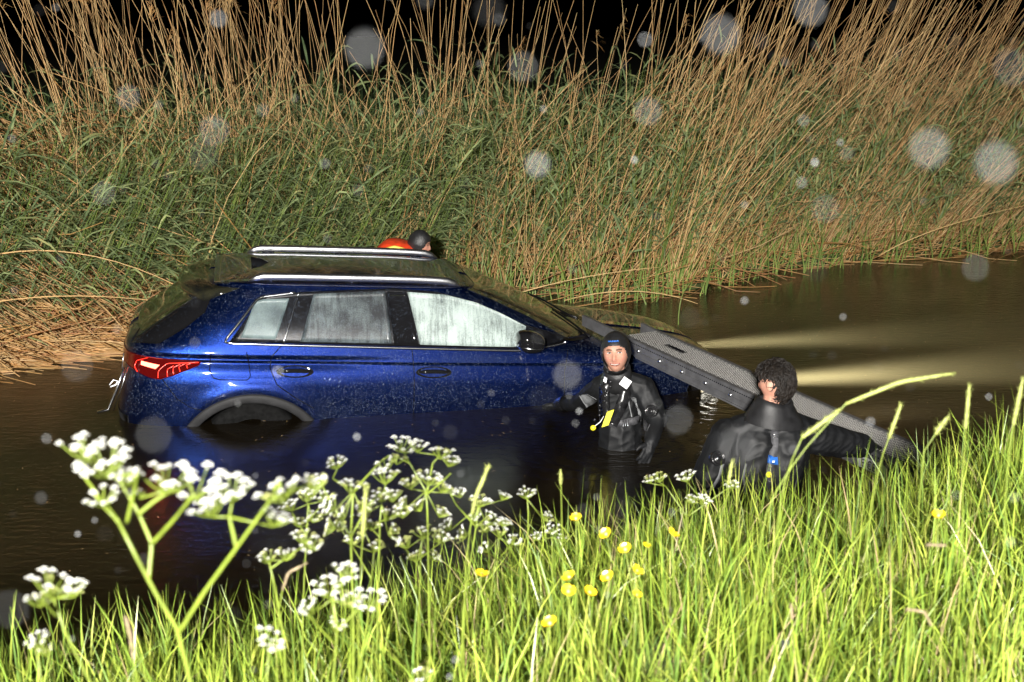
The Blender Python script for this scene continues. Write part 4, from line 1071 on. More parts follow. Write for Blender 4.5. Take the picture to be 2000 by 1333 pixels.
# ------------------------------------------------------------------ reeds on the far bank
def smooth_noise(x, seed, f):
    r = np.random.default_rng(seed); ph = r.random(5) * 6.28; fr = f * (1 + r.random(5) * 1.7)
    return sum(np.sin(x * fr[k] + ph[k]) for k in range(5)) / 5

def stalks(n, x0, x1, v0, v1, h0, h1, lean_fn, sd_lean, r0, curve, seed, K=6, zoff=0., sd_y=.10, clump=0.):
    r = np.random.default_rng(seed)
    X = r.uniform(x0, x1, n)
    if clump:
        ce = r.uniform(x0, x1, int((x1 - x0) * 3.2)); X = np.where(r.random(n) < clump, r.choice(ce, n) + r.normal(0, .07, n), X)
    X += .10 * smooth_noise(X, seed + 1, 9.)
    v = v0 + (v1 - v0) * r.random(n) ** 1.25
    Y = far_edge(X) + v
    Z = np.maximum(ground_z(X, Y), -.35) + zoff
    h = r.uniform(h0, h1, n) * (1 + .10 * smooth_noise(X, seed + 2, 2.))
    lx = lean_fn(X, v) + r.normal(0, 1, n) * sd_lean; ly = r.normal(-.04, sd_y, n)
    t = np.linspace(0, 1, K)[None, :]
    cv = r.normal(curve, abs(curve) * .7 + .05, n)[:, None]
    lx = lx[:, None]; ly = ly[:, None]
    nrm = np.sqrt(1 + lx ** 2 + ly ** 2)
    sgn = np.sign(lx + 1e-6)
    P = np.stack([X[:, None] + h[:, None] * (lx * t + cv * sgn * t ** 2.4) / nrm, Y[:, None] + h[:, None] * ly * t / nrm, Z[:, None] + h[:, None] * (t - np.abs(cv) * .28 * t ** 3) / nrm], -1)
    Rd = (r.uniform(.75, 1.2, n) * r0)[:, None] * (1 - .62 * t)
    return P, Rd

def lean_field(X, v):
    # upright in the middle, combed to the right on the right-hand side, untidy on the left
    return np.interp(X, [-7, -4.5, -2.5, -.5, 1., 2.5, 4.5, 6.5, 9], [-.30, -.16, -.06, .03, .10, .22, .38, .50, .5])

P1, R1 = stalks(1150, -9, 12, .3, 3.4, 2.6, 4.1, lean_field, .075, .0070, .05, 11, clump=.75)
P2, R2 = stalks(900, .8, 12, .0, 2.4, 1.9, 3.3, lambda X, v: lean_field(X, v) * 1.5 + .12, .17, .0072, .12, 12, clump=.6)
P3, R3 = stalks(1500, -9, 12, -.08, 1.2, .5, 1.35, lambda X, v: lean_field(X, v) * 1.3, .42, .0062, .10, 13, sd_y=.22)
P4, R4 = stalks(420, -9, 1.0, -.05, 1.0, 1.5, 2.8, lean_field, .30, .0066, .12, 14, sd_y=.12)
P5, R5 = stalks(1000, -9, 12, -.05, 1.6, 1.0, 2.3, lambda X, v: lean_field(X, v) * 1.2, .26, .0050, .12, 15, sd_y=.15)
P1 = np.concatenate([P1, P4, P5]); R1 = np.concatenate([R1, R4, R5])
V1, Q1 = tubes3(np.concatenate([P1, P2, P3]), np.concatenate([R1, R2, R3]))
dry = tag(link('dry_reeds', fast_mesh('dry_reeds', V1, Q1), M['dry']), 'tall dry tan reed stalks standing on the far bank', 'reeds', kind='stuff')

# feathery heads on some of the tallest stalks
r = np.random.default_rng(20); hp = []; 
for i in r.choice(1150, 170, replace=False):
    tip = P1[i, -1]; dr = P1[i, -1] - P1[i, -2]; dr /= np.linalg.norm(dr)
    for k in range(16):
        s = r.random(); b = tip - dr * .22 * s; d = dr * .5 + r.normal(0, .45, 3) + np.array([.35, 0, -.2]); d /= np.linalg.norm(d); L_ = .05 + .09 * s
        hp.append([b, b + d * L_ * .5, b + d * L_ + np.array([0, 0, -.02])])
hp = np.array(hp); Vp, Qp = ribbons(hp, np.tile([.006, .010, .002], (len(hp), 1)), np.tile([[.8, .6, 0]], (len(hp), 1)))
tag(link('reed_plumes', fast_mesh('reed_plumes', Vp, Qp), M['dry_mat']), 'drooping brown plumes at the tops of the dry reeds', 'reeds', kind='stuff')

# fallen layer: mats of broken stalks, thick at the left behind the car's tail
def lying(n, cx, sx, v0, v1, z0, z1, ang, sang, l0, l1, seed, slope):
    r = np.random.default_rng(seed); X = r.normal(cx, sx, n); v = r.uniform(v0, v1, n); Y = far_edge(X) + v
    Z = np.maximum(ground_z(X, Y), .0) + r.uniform(z0, z1, n) * np.clip(.35 + v / 1.6, .15, 1.2)
    L_ = r.uniform(l0, l1, n); a = ang + r.normal(0, sang, n); el = slope + r.normal(0, .2, n)
    t = np.linspace(-.5, .5, 6)[None]
    dx = np.cos(a) * np.cos(el); dy = np.sin(a) * np.cos(el); dz = np.sin(el)
    bend = r.normal(-.10, .10, n)[:, None]
    P = np.stack([X[:, None] + L_[:, None] * t * dx[:, None], Y[:, None] + L_[:, None] * t * dy[:, None], np.maximum(Z[:, None] + L_[:, None] * (t * dz[:, None] + bend * (4 * t ** 2)), .015)], -1)
    return P, np.tile((r.uniform(.7, 1.25, n) * .0070)[:, None], (1, 6)) * (1 - .4 * np.abs(t) * 2)
LY = [lying(420, -5.0, .75, -.35, .25, .5, 3.4, R(12), .3, 1.3, 2.6, 38, R(-36)), lying(300, -4.3, .7, -.6, .2, .1, 1.1, R(18), .3, 1.0, 2.0, 39, R(-18)), lying(800, -5.0, 1.15, -.55, 1.0, .0, .8, R(24), .3, 1.0, 2.4, 31, R(2)), lying(1100, -4.9, 1.1, -.35, 1.3, .15, 1.7, R(15), .35, 1.2, 2.6, 37, R(-27)), lying(900, -4.7, 1.2, -.1, 1.2, .3, 1.6, R(20), .3, 1.2, 2.4, 32, R(-30)),
      lying(260, -4.9, .9, -.55, .6, .0, .5, R(40), .25, 1.0, 2.2, 36, R(14)), lying(420, .5, 3.5, -.25, 1.5, .0, .7, R(22), .5, .8, 1.8, 33, 0.), lying(420, 5., 2.2, -.35, 1.8, .0, .9, R(22), .4, 1.0, 2.2, 34, R(8)), lying(500, 3.6, 2.6, .1, 2.0, .3, 1.6, R(20), .3, 1.0, 2.2, 35, R(38))]
Vl, Ql = tubes3(np.concatenate([p for p, _ in LY]), np.concatenate([q for _, q in LY]))
tag(link('fallen_reeds', fast_mesh('fallen_reeds', Vl, Ql), M['dry_mat']), 'broken orange-brown reed stalks lying in mats along the far water edge', 'reeds', kind='stuff')

# green reed leaves and shoots
def leaves(nsh, x0, x1, v0, v1, h0, h1, nl, l0, l1, w0, lean_fn, seed, K=5, flat=.0):
    r = np.random.default_rng(seed)
    X = r.uniform(x0, x1, nsh); v = v0 + (v1 - v0) * r.random(nsh) ** 1.1; Y = far_edge(X) + v; Z = np.maximum(ground_z(X, Y), -.3)
    h = r.uniform(h0, h1, nsh); lx = lean_fn(X, v) + r.normal(0, .12, nsh); ly = r.normal(-.08, .12, nsh)
    idx = np.repeat(np.arange(nsh), nl); n = len(idx)
    s = np.tile(np.linspace(.28, 1., nl), nsh) * r.uniform(.85, 1.05, n)
    bx = X[idx] + lx[idx] * h[idx] * s; by = Y[idx] + ly[idx] * h[idx] * s; bz = Z[idx] + h[idx] * s
    az = r.uniform(0, 2 * math.pi, n); L_ = r.uniform(l0, l1, n) * (1.1 - .35 * np.abs(s - .6)); up = r.uniform(.5, 1.5, n); dr = r.uniform(.3, 1.5, n)
    t = np.linspace(0, 1, K)[None]
    ox = np.cos(az) + lean_fn(bx, 0) * 1.2 + flat; oy = np.sin(az) * .8 - .15
    nr = np.sqrt(ox ** 2 + oy ** 2 + up ** 2)
    P = np.stack([bx[:, None] + (L_ * ox / nr)[:, None] * t, by[:, None] + (L_ * oy / nr)[:, None] * t, bz[:, None] + (L_ * up / nr)[:, None] * t - (L_ * dr * .55)[:, None] * t ** 2.2], -1)
    P[..., 2] = np.maximum(P[..., 2], .02)
    W = (r.uniform(.7, 1.25, n) * w0)[:, None] * np.array([.55, 1., .95, .6, .06])[None] if K == 5 else None
    hz = np.stack([-oy, ox, r.normal(0, .5, n)], 1); hz /= np.linalg.norm(hz, axis=1, keepdims=True)
    stem = np.stack([X[:, None] + lx[:, None] * h[:, None] * t, Y[:, None] + ly[:, None] * h[:, None] * t, Z[:, None] + h[:, None] * t], -1)
    return P, W, hz, stem
Lf = [leaves(3300, -9, 12, .0, 2.6, 1.1, 1.95, 8, .30, .62, .021, lean_field, 41), leaves(1700, -6.5, -1., -.1, 2.2, .7, 1.8, 8, .36, .70, .019, lambda X, v: np.full(np.shape(X), .45), 42, flat=.9), leaves(900, -9, 12, 1.5, 4., 1.4, 2.2, 6, .34, .68, .028, lean_field, 43)]
V, Q = ribbons(np.concatenate([a[0] for a in Lf]), np.concatenate([a[1] for a in Lf]), np.concatenate([a[2] for a in Lf]))
tag(link('green_reed_leaves', fast_mesh('green_reed_leaves', V, Q), M['reed_leaf']), 'dense green reed leaves below the dry stalks on the far bank', 'reeds', kind='stuff')
stm = np.concatenate([a[3] for a in Lf]); V, Q = tubes3(stm, np.tile(np.array([.0055, .005, .0045, .004, .002]), (len(stm), 1)))
r = np.random.default_rng(44); n = 900
X = r.uniform(-3.5, 12, n); Y = far_edge(X) + r.uniform(-.45, .3, n); h = r.uniform(.25, .8, n); t = np.linspace(0, 1, 5)[None]; lx = r.normal(.05, .22, n)[:, None]; ly = r.normal(-.1, .18, n)[:, None]
Ps = np.stack([X[:, None] + lx * h[:, None] * t ** 1.6, Y[:, None] + ly * h[:, None] * t ** 1.6, -.1 + h[:, None] * t], -1)
V2, Q2 = ribbons(Ps, np.tile(np.array([.010, .014, .012, .008, .001]), (n, 1)), np.tile([[1., .1, 0]], (n, 1)))
V3 = np.concatenate([V, V2]); Q3 = np.concatenate([Q, Q2 + len(V)])
tag(link('green_reed_shoots', fast_mesh('green_reed_shoots', V3, Q3), M['reed_shoot']), 'young yellow-green reed shoots rising from the far water edge', 'reeds', kind='stuff')

# darker growth behind the reeds
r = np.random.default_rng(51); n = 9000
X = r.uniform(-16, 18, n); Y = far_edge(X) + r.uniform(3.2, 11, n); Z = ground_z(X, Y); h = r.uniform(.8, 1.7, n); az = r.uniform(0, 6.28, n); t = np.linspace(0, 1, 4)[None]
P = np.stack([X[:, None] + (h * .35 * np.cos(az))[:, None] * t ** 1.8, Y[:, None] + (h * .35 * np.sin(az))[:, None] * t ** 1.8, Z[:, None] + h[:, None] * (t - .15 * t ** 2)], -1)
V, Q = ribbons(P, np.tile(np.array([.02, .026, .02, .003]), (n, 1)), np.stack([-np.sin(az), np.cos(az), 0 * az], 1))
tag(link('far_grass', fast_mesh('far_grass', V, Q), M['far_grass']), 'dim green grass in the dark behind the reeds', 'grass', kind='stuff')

# single bent stalks standing out over the water
def single(name, pts, rad, mat, label, cat='reed', group='single reeds over the water'):
    P = [Vector(p) for p in pts]; mb = MB(); pp = [P[0] * (1 - t) ** 2 + (P[1] * 2 - (P[0] + P[2]) / 2) * 2 * t * (1 - t) + P[2] * t * t for t in np.linspace(0, 1, 14)]; mb.tube(pp, np.linspace(rad, rad * .4, 14), 6)
    return tag(mb.build(name, mat), label, cat, group)
REEDS = [((.55, 13.2, .02), (1.25, 13.0, .16), (1.9, 12.9, .05), 'dry', 'straw coloured broken reed lying low over the water above the bonnet'),
         ((1.62, 12.2, -.05), (1.63, 12.2, .22), (1.72, 12.3, .42), 'reed_shoot', 'short green reed shoot standing alone in the water beyond the bonnet'),
         ((-.2, 13.0, .05), (.6, 12.9, .3), (1.5, 12.95, .42), 'dry', 'long straw reed arching over the water edge behind the windscreen'),
         ((-4.6, 10.6, .9), (-3.6, 10.75, .95), (-2.55, 10.9, .45), 'dry_mat', 'long reddish reed arching down behind the car tail'),
         ((-4.9, 10.5, .45), (-3.9, 10.6, .62), (-2.75, 10.7, .52), 'dry_mat', 'red-brown reed lying level towards the rear window'),
         ((4.4, 15.3, .1), (5.2, 15.2, .5), (6.6, 15.6, .75), 'dry', 'pale reed leaning far right over the water at the right bank')]
for a, b, c, mt, lab in REEDS: single('bent_reed', (a, b, c), .007, M[mt], lab)

# ------------------------------------------------------------------ the near bank: grass
def grass(n, seed, x0, x1, y0, y1, h0, h1, w0, K=5):
    r = np.random.default_rng(seed)
    X = r.uniform(x0, x1, n); Y = r.uniform(y0, y1, n)
    k = (Y < near_edge(X) + .15) & (Y > .9) & (np.abs(X) < .45 * Y + 1.7); X = X[k]; Y = Y[k]; n = len(X)
    Z = ground_z(X, Y) - .02
    tuft = .5 + .5 * smooth_noise(X * 1.3 + Y * .7, 61, 3.) * smooth_noise(Y * 1.4 - X * .5, 62, 3.)
    h = r.uniform(h0, h1, n) * (.80 + .5 * tuft) * (1 + .05 * np.clip(X, -1.5, 2.5)); az = r.uniform(0, 6.28, n) ; bend = r.uniform(.08, .65, n) ** 1.3
    t = np.linspace(0, 1, K)[None]; hh = h[:, None]; bb = bend[:, None]
    P = np.stack([X[:, None] + np.cos(az)[:, None] * hh * bb * t ** 2, Y[:, None] + np.sin(az)[:, None] * hh * bb * t ** 2 * .6, Z[:, None] + hh * (t - .45 * bb * t ** 2.5)], -1)
    W = (r.uniform(.6, 1.3, n) * w0)[:, None] * np.array([.7, 1., .9, .6, .05])[None]
    sa = r.uniform(0, 6.28, n); S = np.stack([np.cos(sa), np.sin(sa) * .8, 0 * sa], 1)
    return ribbons(P, W, S)
def broad(n, seed):
    r = np.random.default_rng(seed); X = r.uniform(-3.4, 4., n); Y = r.uniform(1.2, 6.8, n); k = (Y < near_edge(X)) & (np.abs(X) < .42 * Y + 1.); X = X[k]; Y = Y[k]; n = len(X); Z = ground_z(X, Y)
    h = r.uniform(.22, .48, n); az = r.uniform(0, 6.28, n); t = np.linspace(0, 1, 7)[None]; out_ = r.uniform(.25, .6, n)
    P = np.stack([X[:, None] + (np.cos(az) * h * out_)[:, None] * t ** 1.5, Y[:, None] + (np.sin(az) * h * out_)[:, None] * t ** 1.5, Z[:, None] + h[:, None] * (1.45 * t - 1.0 * t ** 2.4)], -1)
    W = (r.uniform(.7, 1.2, n) * .0095)[:, None] * np.array([.6, .9, 1., .95, .8, .5, .05])[None]
    return ribbons(P, W, np.stack([-np.sin(az), np.cos(az), r.normal(0, .3, n)], 1))
parts = [broad(9000, 77), grass(150000, 71, -4.6, 5.0, .9, 7.2, .18, .42, .0058), grass(36000, 72, -4.6, 5.0, .9, 7.2, .32, .56, .0060), grass(48000, 73, -4.6, 5.0, .9, 6.9, .06, .2, .0080)]
V = np.concatenate([p[0] for p in parts]); o = np.cumsum([0] + [len(p[0]) for p in parts]); Q = np.concatenate([p[1] + o[i] for i, p in enumerate(parts)])
tag(link('meadow_grass', fast_mesh('meadow_grass', V, Q), M['grass']), 'lush wet yellow-green grass covering the near bank', 'grass', kind='stuff')

# ------------------------------------------------------------------ helpers for placing single plants on the near bank
CTH = math.atan((666.5 - 33) / 2520)
def at(px, py, Y):
    """point of the place seen at a photo position, at distance Y from the photographer"""
    x = (px - 1000) / 2520; y = -(py - 666.5) / 2520; c, s = math.cos(CTH), math.sin(CTH)
    d = Vector((x, c + y * s, -s + y * c)); return Vector((0, 0, CAM_H)) + d * (Y / d.y)

def umbel(c, up, R_, r, nray=9, white=.85, dens=9):
    """flat-topped umbel: rays, each ending in a little cluster of white florets"""
    up = Vector(up).normalized(); a = up.cross(Vector((.3, 1, .1))).normalized(); b = up.cross(a)
    mb = MB(); base = Vector(c) - up * R_ * .75
    for k in range(nray):
        t = 2 * math.pi * (k + r.random() * .5) / nray; q = R_ * (0.25 if k == 0 else r.uniform(.55, 1.05)); tip = Vector(c) + (a * math.cos(t) + b * math.sin(t)) * q + up * (R_ * .12 * (1 - (q / R_) ** 2) + r.normal(0, R_ * .06))
        mid = (base + tip) / 2 - up * R_ * .08
        mb.tube([base, mid, tip], [.0011, .0009, .0007], 4, m=0, cap=False)
        m_ = 1 if r.random() < white else 2
        cr = R_ * r.uniform(.15, .23)
        for j in range(dens):
            tt = 2.4 * j; qq = cr * math.sqrt((j + .3) / dens)
            p = tip + (a * math.cos(tt) + b * math.sin(tt)) * qq + up * (.003 - 2.2 * qq * qq / max(cr, 1e-4) * .35)
            s = cr * r.uniform(.26, .36)
            # five-lobed floret as a small domed star
            ring = []
            a2 = r.random() * 6
            for i in range(5):
                an = a2 + i * 1.2566; ring.append(p + (a * math.cos(an) + b * math.sin(an)) * s + up * s * .10)
            ring2 = [p + (a * math.cos(a2 + .63 + i * 1.2566) + b * math.sin(a2 + .63 + i * 1.2566)) * s * .62 - up * s * .05 for i in range(5)]
            Vf = [p + up * s * .42] + [v for pr_ in zip(ring, ring2) for v in pr_] + [p - up * s * .5]
            mb.add(Vf, [(0, 1 + i, 1 + (i + 1) % 10) for i in range(10)] + [(11, 1 + (i + 1) % 10, 1 + i) for i in range(10)], m_)
    return mb

def parsley(label, Y, stems, umbels, seed, sr=.0042, group='cow parsley on the near bank'):
    sr = sr * .72
    """stems: lists of photo points; umbels: (px,py,radius m,white share)"""
    r = np.random.default_rng(seed)
    base = at(*stems[0][0], Y); gz = float(ground_z(base.x, base.y)); root = Vector((base.x, base.y, gz - .02))
    o = empty('cow_parsley', root); tag(o, label, 'wildflower', group)
    mb = MB()
    for si, st in enumerate(stems):
        pts = [at(px, py, Y + (.0 if si == 0 else .05 * math.sin(si * 2.1) * k / max(1, len(st) - 1))) - root for k, (px, py) in enumerate(st)]
        if si == 0: pts = [Vector((0, 0, 0))] + ([pts[0]] if pts[0].z > .06 else []) + pts[1:]
        th = sr * (1. if si == 0 else .72)
        mb.tube(resample([tuple(p) for p in pts], 4 * len(pts)), np.linspace(th, th * .62, 4 * len(pts)), 7)
    mb.build('stem', M['stem'], o)
    ends = [at(*st[-1], Y + (.0 if si == 0 else .05 * math.sin(si * 2.1))) - root for si, st in enumerate(stems)]
    for (px, py, Ru, wh) in umbels:
        Ru *= .9
        c = at(px, py, Y) - root
        e = min(ends, key=lambda q: (q - c).length); dy = (e - c).y; c.y += dy * .8
        up = (c - e + Vector((0, 0, .06))).normalized() if (c - e).length > .01 else Vector((0, 0, 1)); up = (up + Vector((r.normal(0, .25), r.normal(-.1, .25), .6))).normalized()
        u = umbel(c, up, Ru, r, int(r.integers(9, 13)), wh)
        b_ = c - up * Ru * .75
        u.tube([e, (e + b_) / 2, b_], [sr * .42, sr * .36, sr * .3], 5)
        u.build('umbel', [M['stem'], M['floret'], M['bud']], o)
    # a feathery leaf near the foot
    lf = []; ax = Vector((r.normal(0, 1), r.normal(0, .5), .5)).normalized()
    for k in range(14):
        s = k / 13; b = Vector((0, 0, .10)) + ax * .22 * s
        for sd in (-1, 1):
            d = (ax * .5 + Vector((-ax.y, ax.x, .1)) * sd).normalized(); L_ = .07 * (1 - s) + .012
            lf.append([b, b + d * L_ * .5 + Vector((0, 0, .004)), b + d * L_ - Vector((0, 0, .006))])
    lf = np.array([[list(p) for p in q] for q in lf]); Vv, Qq = ribbons(lf, np.tile([.006, .012, .002], (len(lf), 1)), np.tile([[.3, .3, .9]], (len(lf), 1)))
    mobj('leaf', Vv, Qq, M['grass'], o)
    return o

parsley('largest cow parsley, forked stem with wide white umbels at the left', 1.32,
        [[(385, 1400), (372, 1333), (350, 1235), (290, 1135), (232, 1020)], [(290, 1135), (297, 1062), (270, 1000), (228, 930)], [(297, 1062), (340, 1015), (380, 965)], [(270, 1005), (300, 980), (338, 955)],
         [(232, 1020), (190, 965), (160, 925)], [(350, 1235), (400, 1155), (462, 1070), (530, 975), (545, 940)], [(462, 1070), (448, 1010)], [(530, 975), (585, 955), (600, 948)], [(248, 1020), (262, 960), (268, 925)]],
        [(150, 888, .030, .95), (215, 872, .038, 1), (195, 970, .020, 1), (265, 905, .020, 1), (330, 925, .036, 1), (385, 945, .036, 1), (405, 985, .024, 1), (450, 955, .026, 1), (270, 965, .008, .6), (555, 930, .027, .95), (605, 960, .018, .7), (540, 1010, .018, 1)], 81, .0047)
parsley('small cow parsley with one round white umbel in the bottom left corner', 1.45,
        [[(200, 1380), (170, 1320), (112, 1205), (105, 1170)], [(112, 1205), (140, 1165)], [(112, 1205), (80, 1170)]],
        [(108, 1135, .034, .9), (75, 1165, .020, .7), (145, 1145, .022, .95)], 82, .0034)
parsley('short cow parsley at the left frame edge', 1.5, [[(85, 1380), (80, 1320), (72, 1270)]], [(72, 1252, .020, .9), (90, 1270, .012, .5)], 83, .0028)
parsley('tall cow parsley with stacked umbels left of the bank middle', 2.3,
        [[(690, 1330), (690, 1200), (685, 1050), (690, 960)], [(685, 1050), (640, 970), (625, 940)], [(690, 960), (740, 905), (760, 890)], [(685, 1050), (720, 985), (750, 960)], [(690, 960), (650, 935)]],
        [(650, 915, .022, .7), (690, 945, .030, .75), (640, 985, .028, .6), (755, 925, .032, .8), (620, 950, .02, .5), (765, 965, .024, .7), (600, 970, .024, .8), (660, 1005, .026, .5), (715, 985, .024, .7), (640, 1030, .022, .7)], 84, .0042)
parsley('cow parsley with the highest clustered umbels in mid frame', 2.5,
        [[(840, 1330), (838, 1200), (835, 1000), (832, 960)], [(835, 965), (800, 905), (790, 885)], [(835, 965), (870, 935), (880, 925)], [(835, 960), (845, 905), (860, 890)], [(800, 905), (770, 890)]],
        [(785, 878, .034, .9), (815, 868, .026, .95), (862, 880, .028, .9), (880, 898, .024, .85), (775, 905, .022, .5), (840, 930, .032, .8), (870, 950, .024, .5), (745, 920, .026, .85), (800, 940, .026, .6), (815, 985, .024, .8), (865, 1000, .022, .7), (780, 985, .024, .7)], 85, .004)
parsley('cow parsley with low loose umbels beside the buttercups', 2.7,
        [[(900, 1330), (905, 1180), (930, 1030), (935, 990)], [(930, 1030), (960, 1000)], [(930, 1030), (890, 985), (880, 965)]], [(900, 950, .020, .95), (938, 975, .030, .85), (960, 1015, .026, .8), (870, 1025, .026, .9), (985, 968, .018, .9), (925, 1010, .022, .6), (945, 1040, .024, .7), (900, 1045, .022, .7), (985, 1030, .02, .8)], 86, .0036)
parsley('slender cow parsley with one flat white umbel against the dark water', 2.9, [[(1035, 1330), (1030, 1150), (1032, 990), (1030, 975)]], [(1030, 962, .026, 1), (1070, 1010, .022, .8)], 87, .0034)
parsley('bright overexposed cow parsley low in front of the grass', 1.75,
        [[(655, 1420), (650, 1333), (660, 1230), (650, 1170)], [(660, 1230), (700, 1190), (715, 1185)], [(655, 1260), (600, 1200)], [(650, 1170), (670, 1125)]], [(640, 1145, .032, 1), (672, 1118, .026, 1), (715, 1190, .032, 1), (600, 1185, .022, .95), (680, 1170, .02, .6), (660, 1220, .018, .8)], 88, .004)
parsley('small cow parsley with drooping umbels left of the bright one', 2.0, [[(560, 1400), (555, 1250), (530, 1110), (525, 1095)], [(530, 1110), (580, 1075), (600, 1065)]], [(520, 1085, .022, .6), (585, 1060, .024, .7), (605, 1080, .022, .8), (560, 1080, .02, .6)], 89, .0034)
parsley('single white cow parsley umbel low at the bottom left', 1.55, [[(525, 1420), (520, 1333), (525, 1270)]], [(525, 1250, .026, 1), (540, 1262, .014, .8)], 90, .003)
parsley('cow parsley in front of the man at the ramp', 3.3, [[(1345, 1330), (1345, 1150), (1340, 980)], [(1342, 1010), (1300, 950)], [(1342, 1010), (1365, 970)], [(1342, 1010), (1420, 955)]], [(1290, 938, .030, .5), (1335, 920, .030, .95), (1370, 965, .030, .95), (1350, 975, .022, .6), (1430, 945, .024, .9), (1270, 945, .02, .4)], 91, .0038)
parsley('pale cow parsley almost buried in grass at the bottom edge', 1.9, [[(820, 1420), (825, 1333)]], [(822, 1318, .022, .8)], 92, .003)
parsley('faded cow parsley cluster in mid bank', 2.5, [[(700, 1330), (720, 1200), (730, 1080)], [(725, 1130), (690, 1070)]], [(735, 1065, .024, .6), (690, 1050, .026, .6), (710, 1025, .022, .5), (660, 1040, .02, .6)], 93, .0034)

parsley('leafy cow parsley directly left of the tall stacked one', 2.6, [[(590, 1330), (592, 1180), (600, 1020), (602, 985)], [(600, 1050), (570, 1000)], [(600, 1020), (630, 985)]], [(600, 965, .026, .8), (565, 985, .024, .8), (632, 968, .022, .7), (580, 1030, .022, .6), (615, 1010, .022, .7)], 94, .0034)
parsley('cow parsley with creamy umbels between the two tallest plants', 2.45, [[(735, 1330), (738, 1180), (742, 1020), (745, 985)], [(742, 1050), (705, 1010)], [(742, 1020), (785, 1000)]], [(745, 965, .028, .6), (705, 995, .026, .6), (790, 985, .024, .7), (725, 1035, .024, .6), (770, 1040, .022, .7), (760, 1005, .022, .5)], 95, .0034)
parsley('cow parsley with low creamy umbels below the highest cluster', 2.55, [[(815, 1330), (818, 1200), (822, 1080), (825, 1050)], [(820, 1110), (790, 1070)], [(822, 1090), (860, 1060)]], [(825, 1035, .028, .7), (788, 1058, .026, .6), (862, 1048, .024, .7), (810, 1085, .022, .6), (850, 1085, .02, .6)], 96, .0032)
parsley('thin cow parsley leaning right behind the lone left buttercup', 2.8, [[(950, 1330), (955, 1200), (968, 1080), (975, 1050)], [(965, 1100), (1000, 1065)]], [(978, 1035, .024, .8), (1005, 1055, .022, .8), (945, 1070, .022, .7)], 97, .003)
parsley('small pale cow parsley between the slender one and the buttercups', 3.0, [[(1085, 1330), (1080, 1180), (1078, 1050)], [(1079, 1090), (1050, 1060)]], [(1078, 1035, .024, .8), (1048, 1048, .02, .8), (1100, 1050, .018, .6)], 98, .003)

# buttercups
def buttercup(px, py, Y, size, label, k):
    r = np.random.default_rng(200 + k); c = at(px, py, Y); gx_, gy_ = c.x + r.normal(0, .03), c.y + r.normal(0, .03); root = Vector((gx_, gy_, float(ground_z(gx_, gy_)) - .02))
    o = empty('buttercup', root); tag(o, label, 'wildflower', 'buttercups on the near bank'); c = c - root
    mb = MB(); mb.tube(resample([(0, 0, 0), (c.x * .3, c.y * .3, c.z * .6), tuple(c)], 8), np.linspace(.002, .0012, 8), 5); mb.build('stem', M['stem'], o)
    up = Vector((r.normal(0, .35), -.35 + r.normal(0, .3), 1)).normalized(); a = up.cross(Vector((.2, 1, 0))).normalized(); b = up.cross(a)
    for i in range(5):
        t = 2 * math.pi * i / 5 + r.random() * .2; d = a * math.cos(t) + b * math.sin(t); s = d.cross(up)
        V = []; 
        for u, w, z in ((0, .15, 0), (.35, .42, .06), (.75, .52, .28), (1., .30, .55)):
            for q in (-1, 0, 1): V.append(c + (d * u * .9 + s * w * q + up * (z + .06 * abs(q))) * size)
        mobj('petal', V, [(j * 3 + q, j * 3 + q + 1, j * 3 + q + 4, j * 3 + q + 3) for j in range(3) for q in (0, 1)], M['petal'], o)
    mb = MB(); mb.ball(c + up * size * .2, size * .26, 8, 6); mb.build('centre', M['bud'], o)
BC = [(1125, 1015, 2.9, 'topmost of the left buttercups, against the dark edge'), (1185, 1045, 2.7, 'buttercup just right of and below the topmost one'), (1222, 1075, 2.6, 'large open buttercup in the middle of the cluster'), (1262, 1068, 2.7, 'small buttercup between the two open ones'), (1312, 1045, 2.6, 'rightmost large buttercup of the cluster'),
      (1242, 1118, 2.5, 'widest buttercup low in the cluster'), (1150, 1160, 2.4, 'lowest open buttercup of the cluster'), (1110, 1157, 2.45, 'buttercup at the lower left of the cluster'), (1113, 1130, 2.5, 'buttercup directly above the lower left one'), (1188, 1130, 2.5, 'half-open buttercup in the cluster centre'), (940, 1125, 2.5, 'lone buttercup left of the cluster beside the cow parsley'), (1075, 1220, 2.2, 'blurred orange-yellow buttercup low in the grass'), (1243, 1164, 2.4, 'small buttercup bud below the widest flower'), (1833, 1010, 2.6, 'lone buttercup far right in the grass')]
for k, (px, py, Y, lab) in enumerate(BC): buttercup(px, py, Y, .0155 if 'small' not in lab and 'bud' not in lab else .011, lab, k)

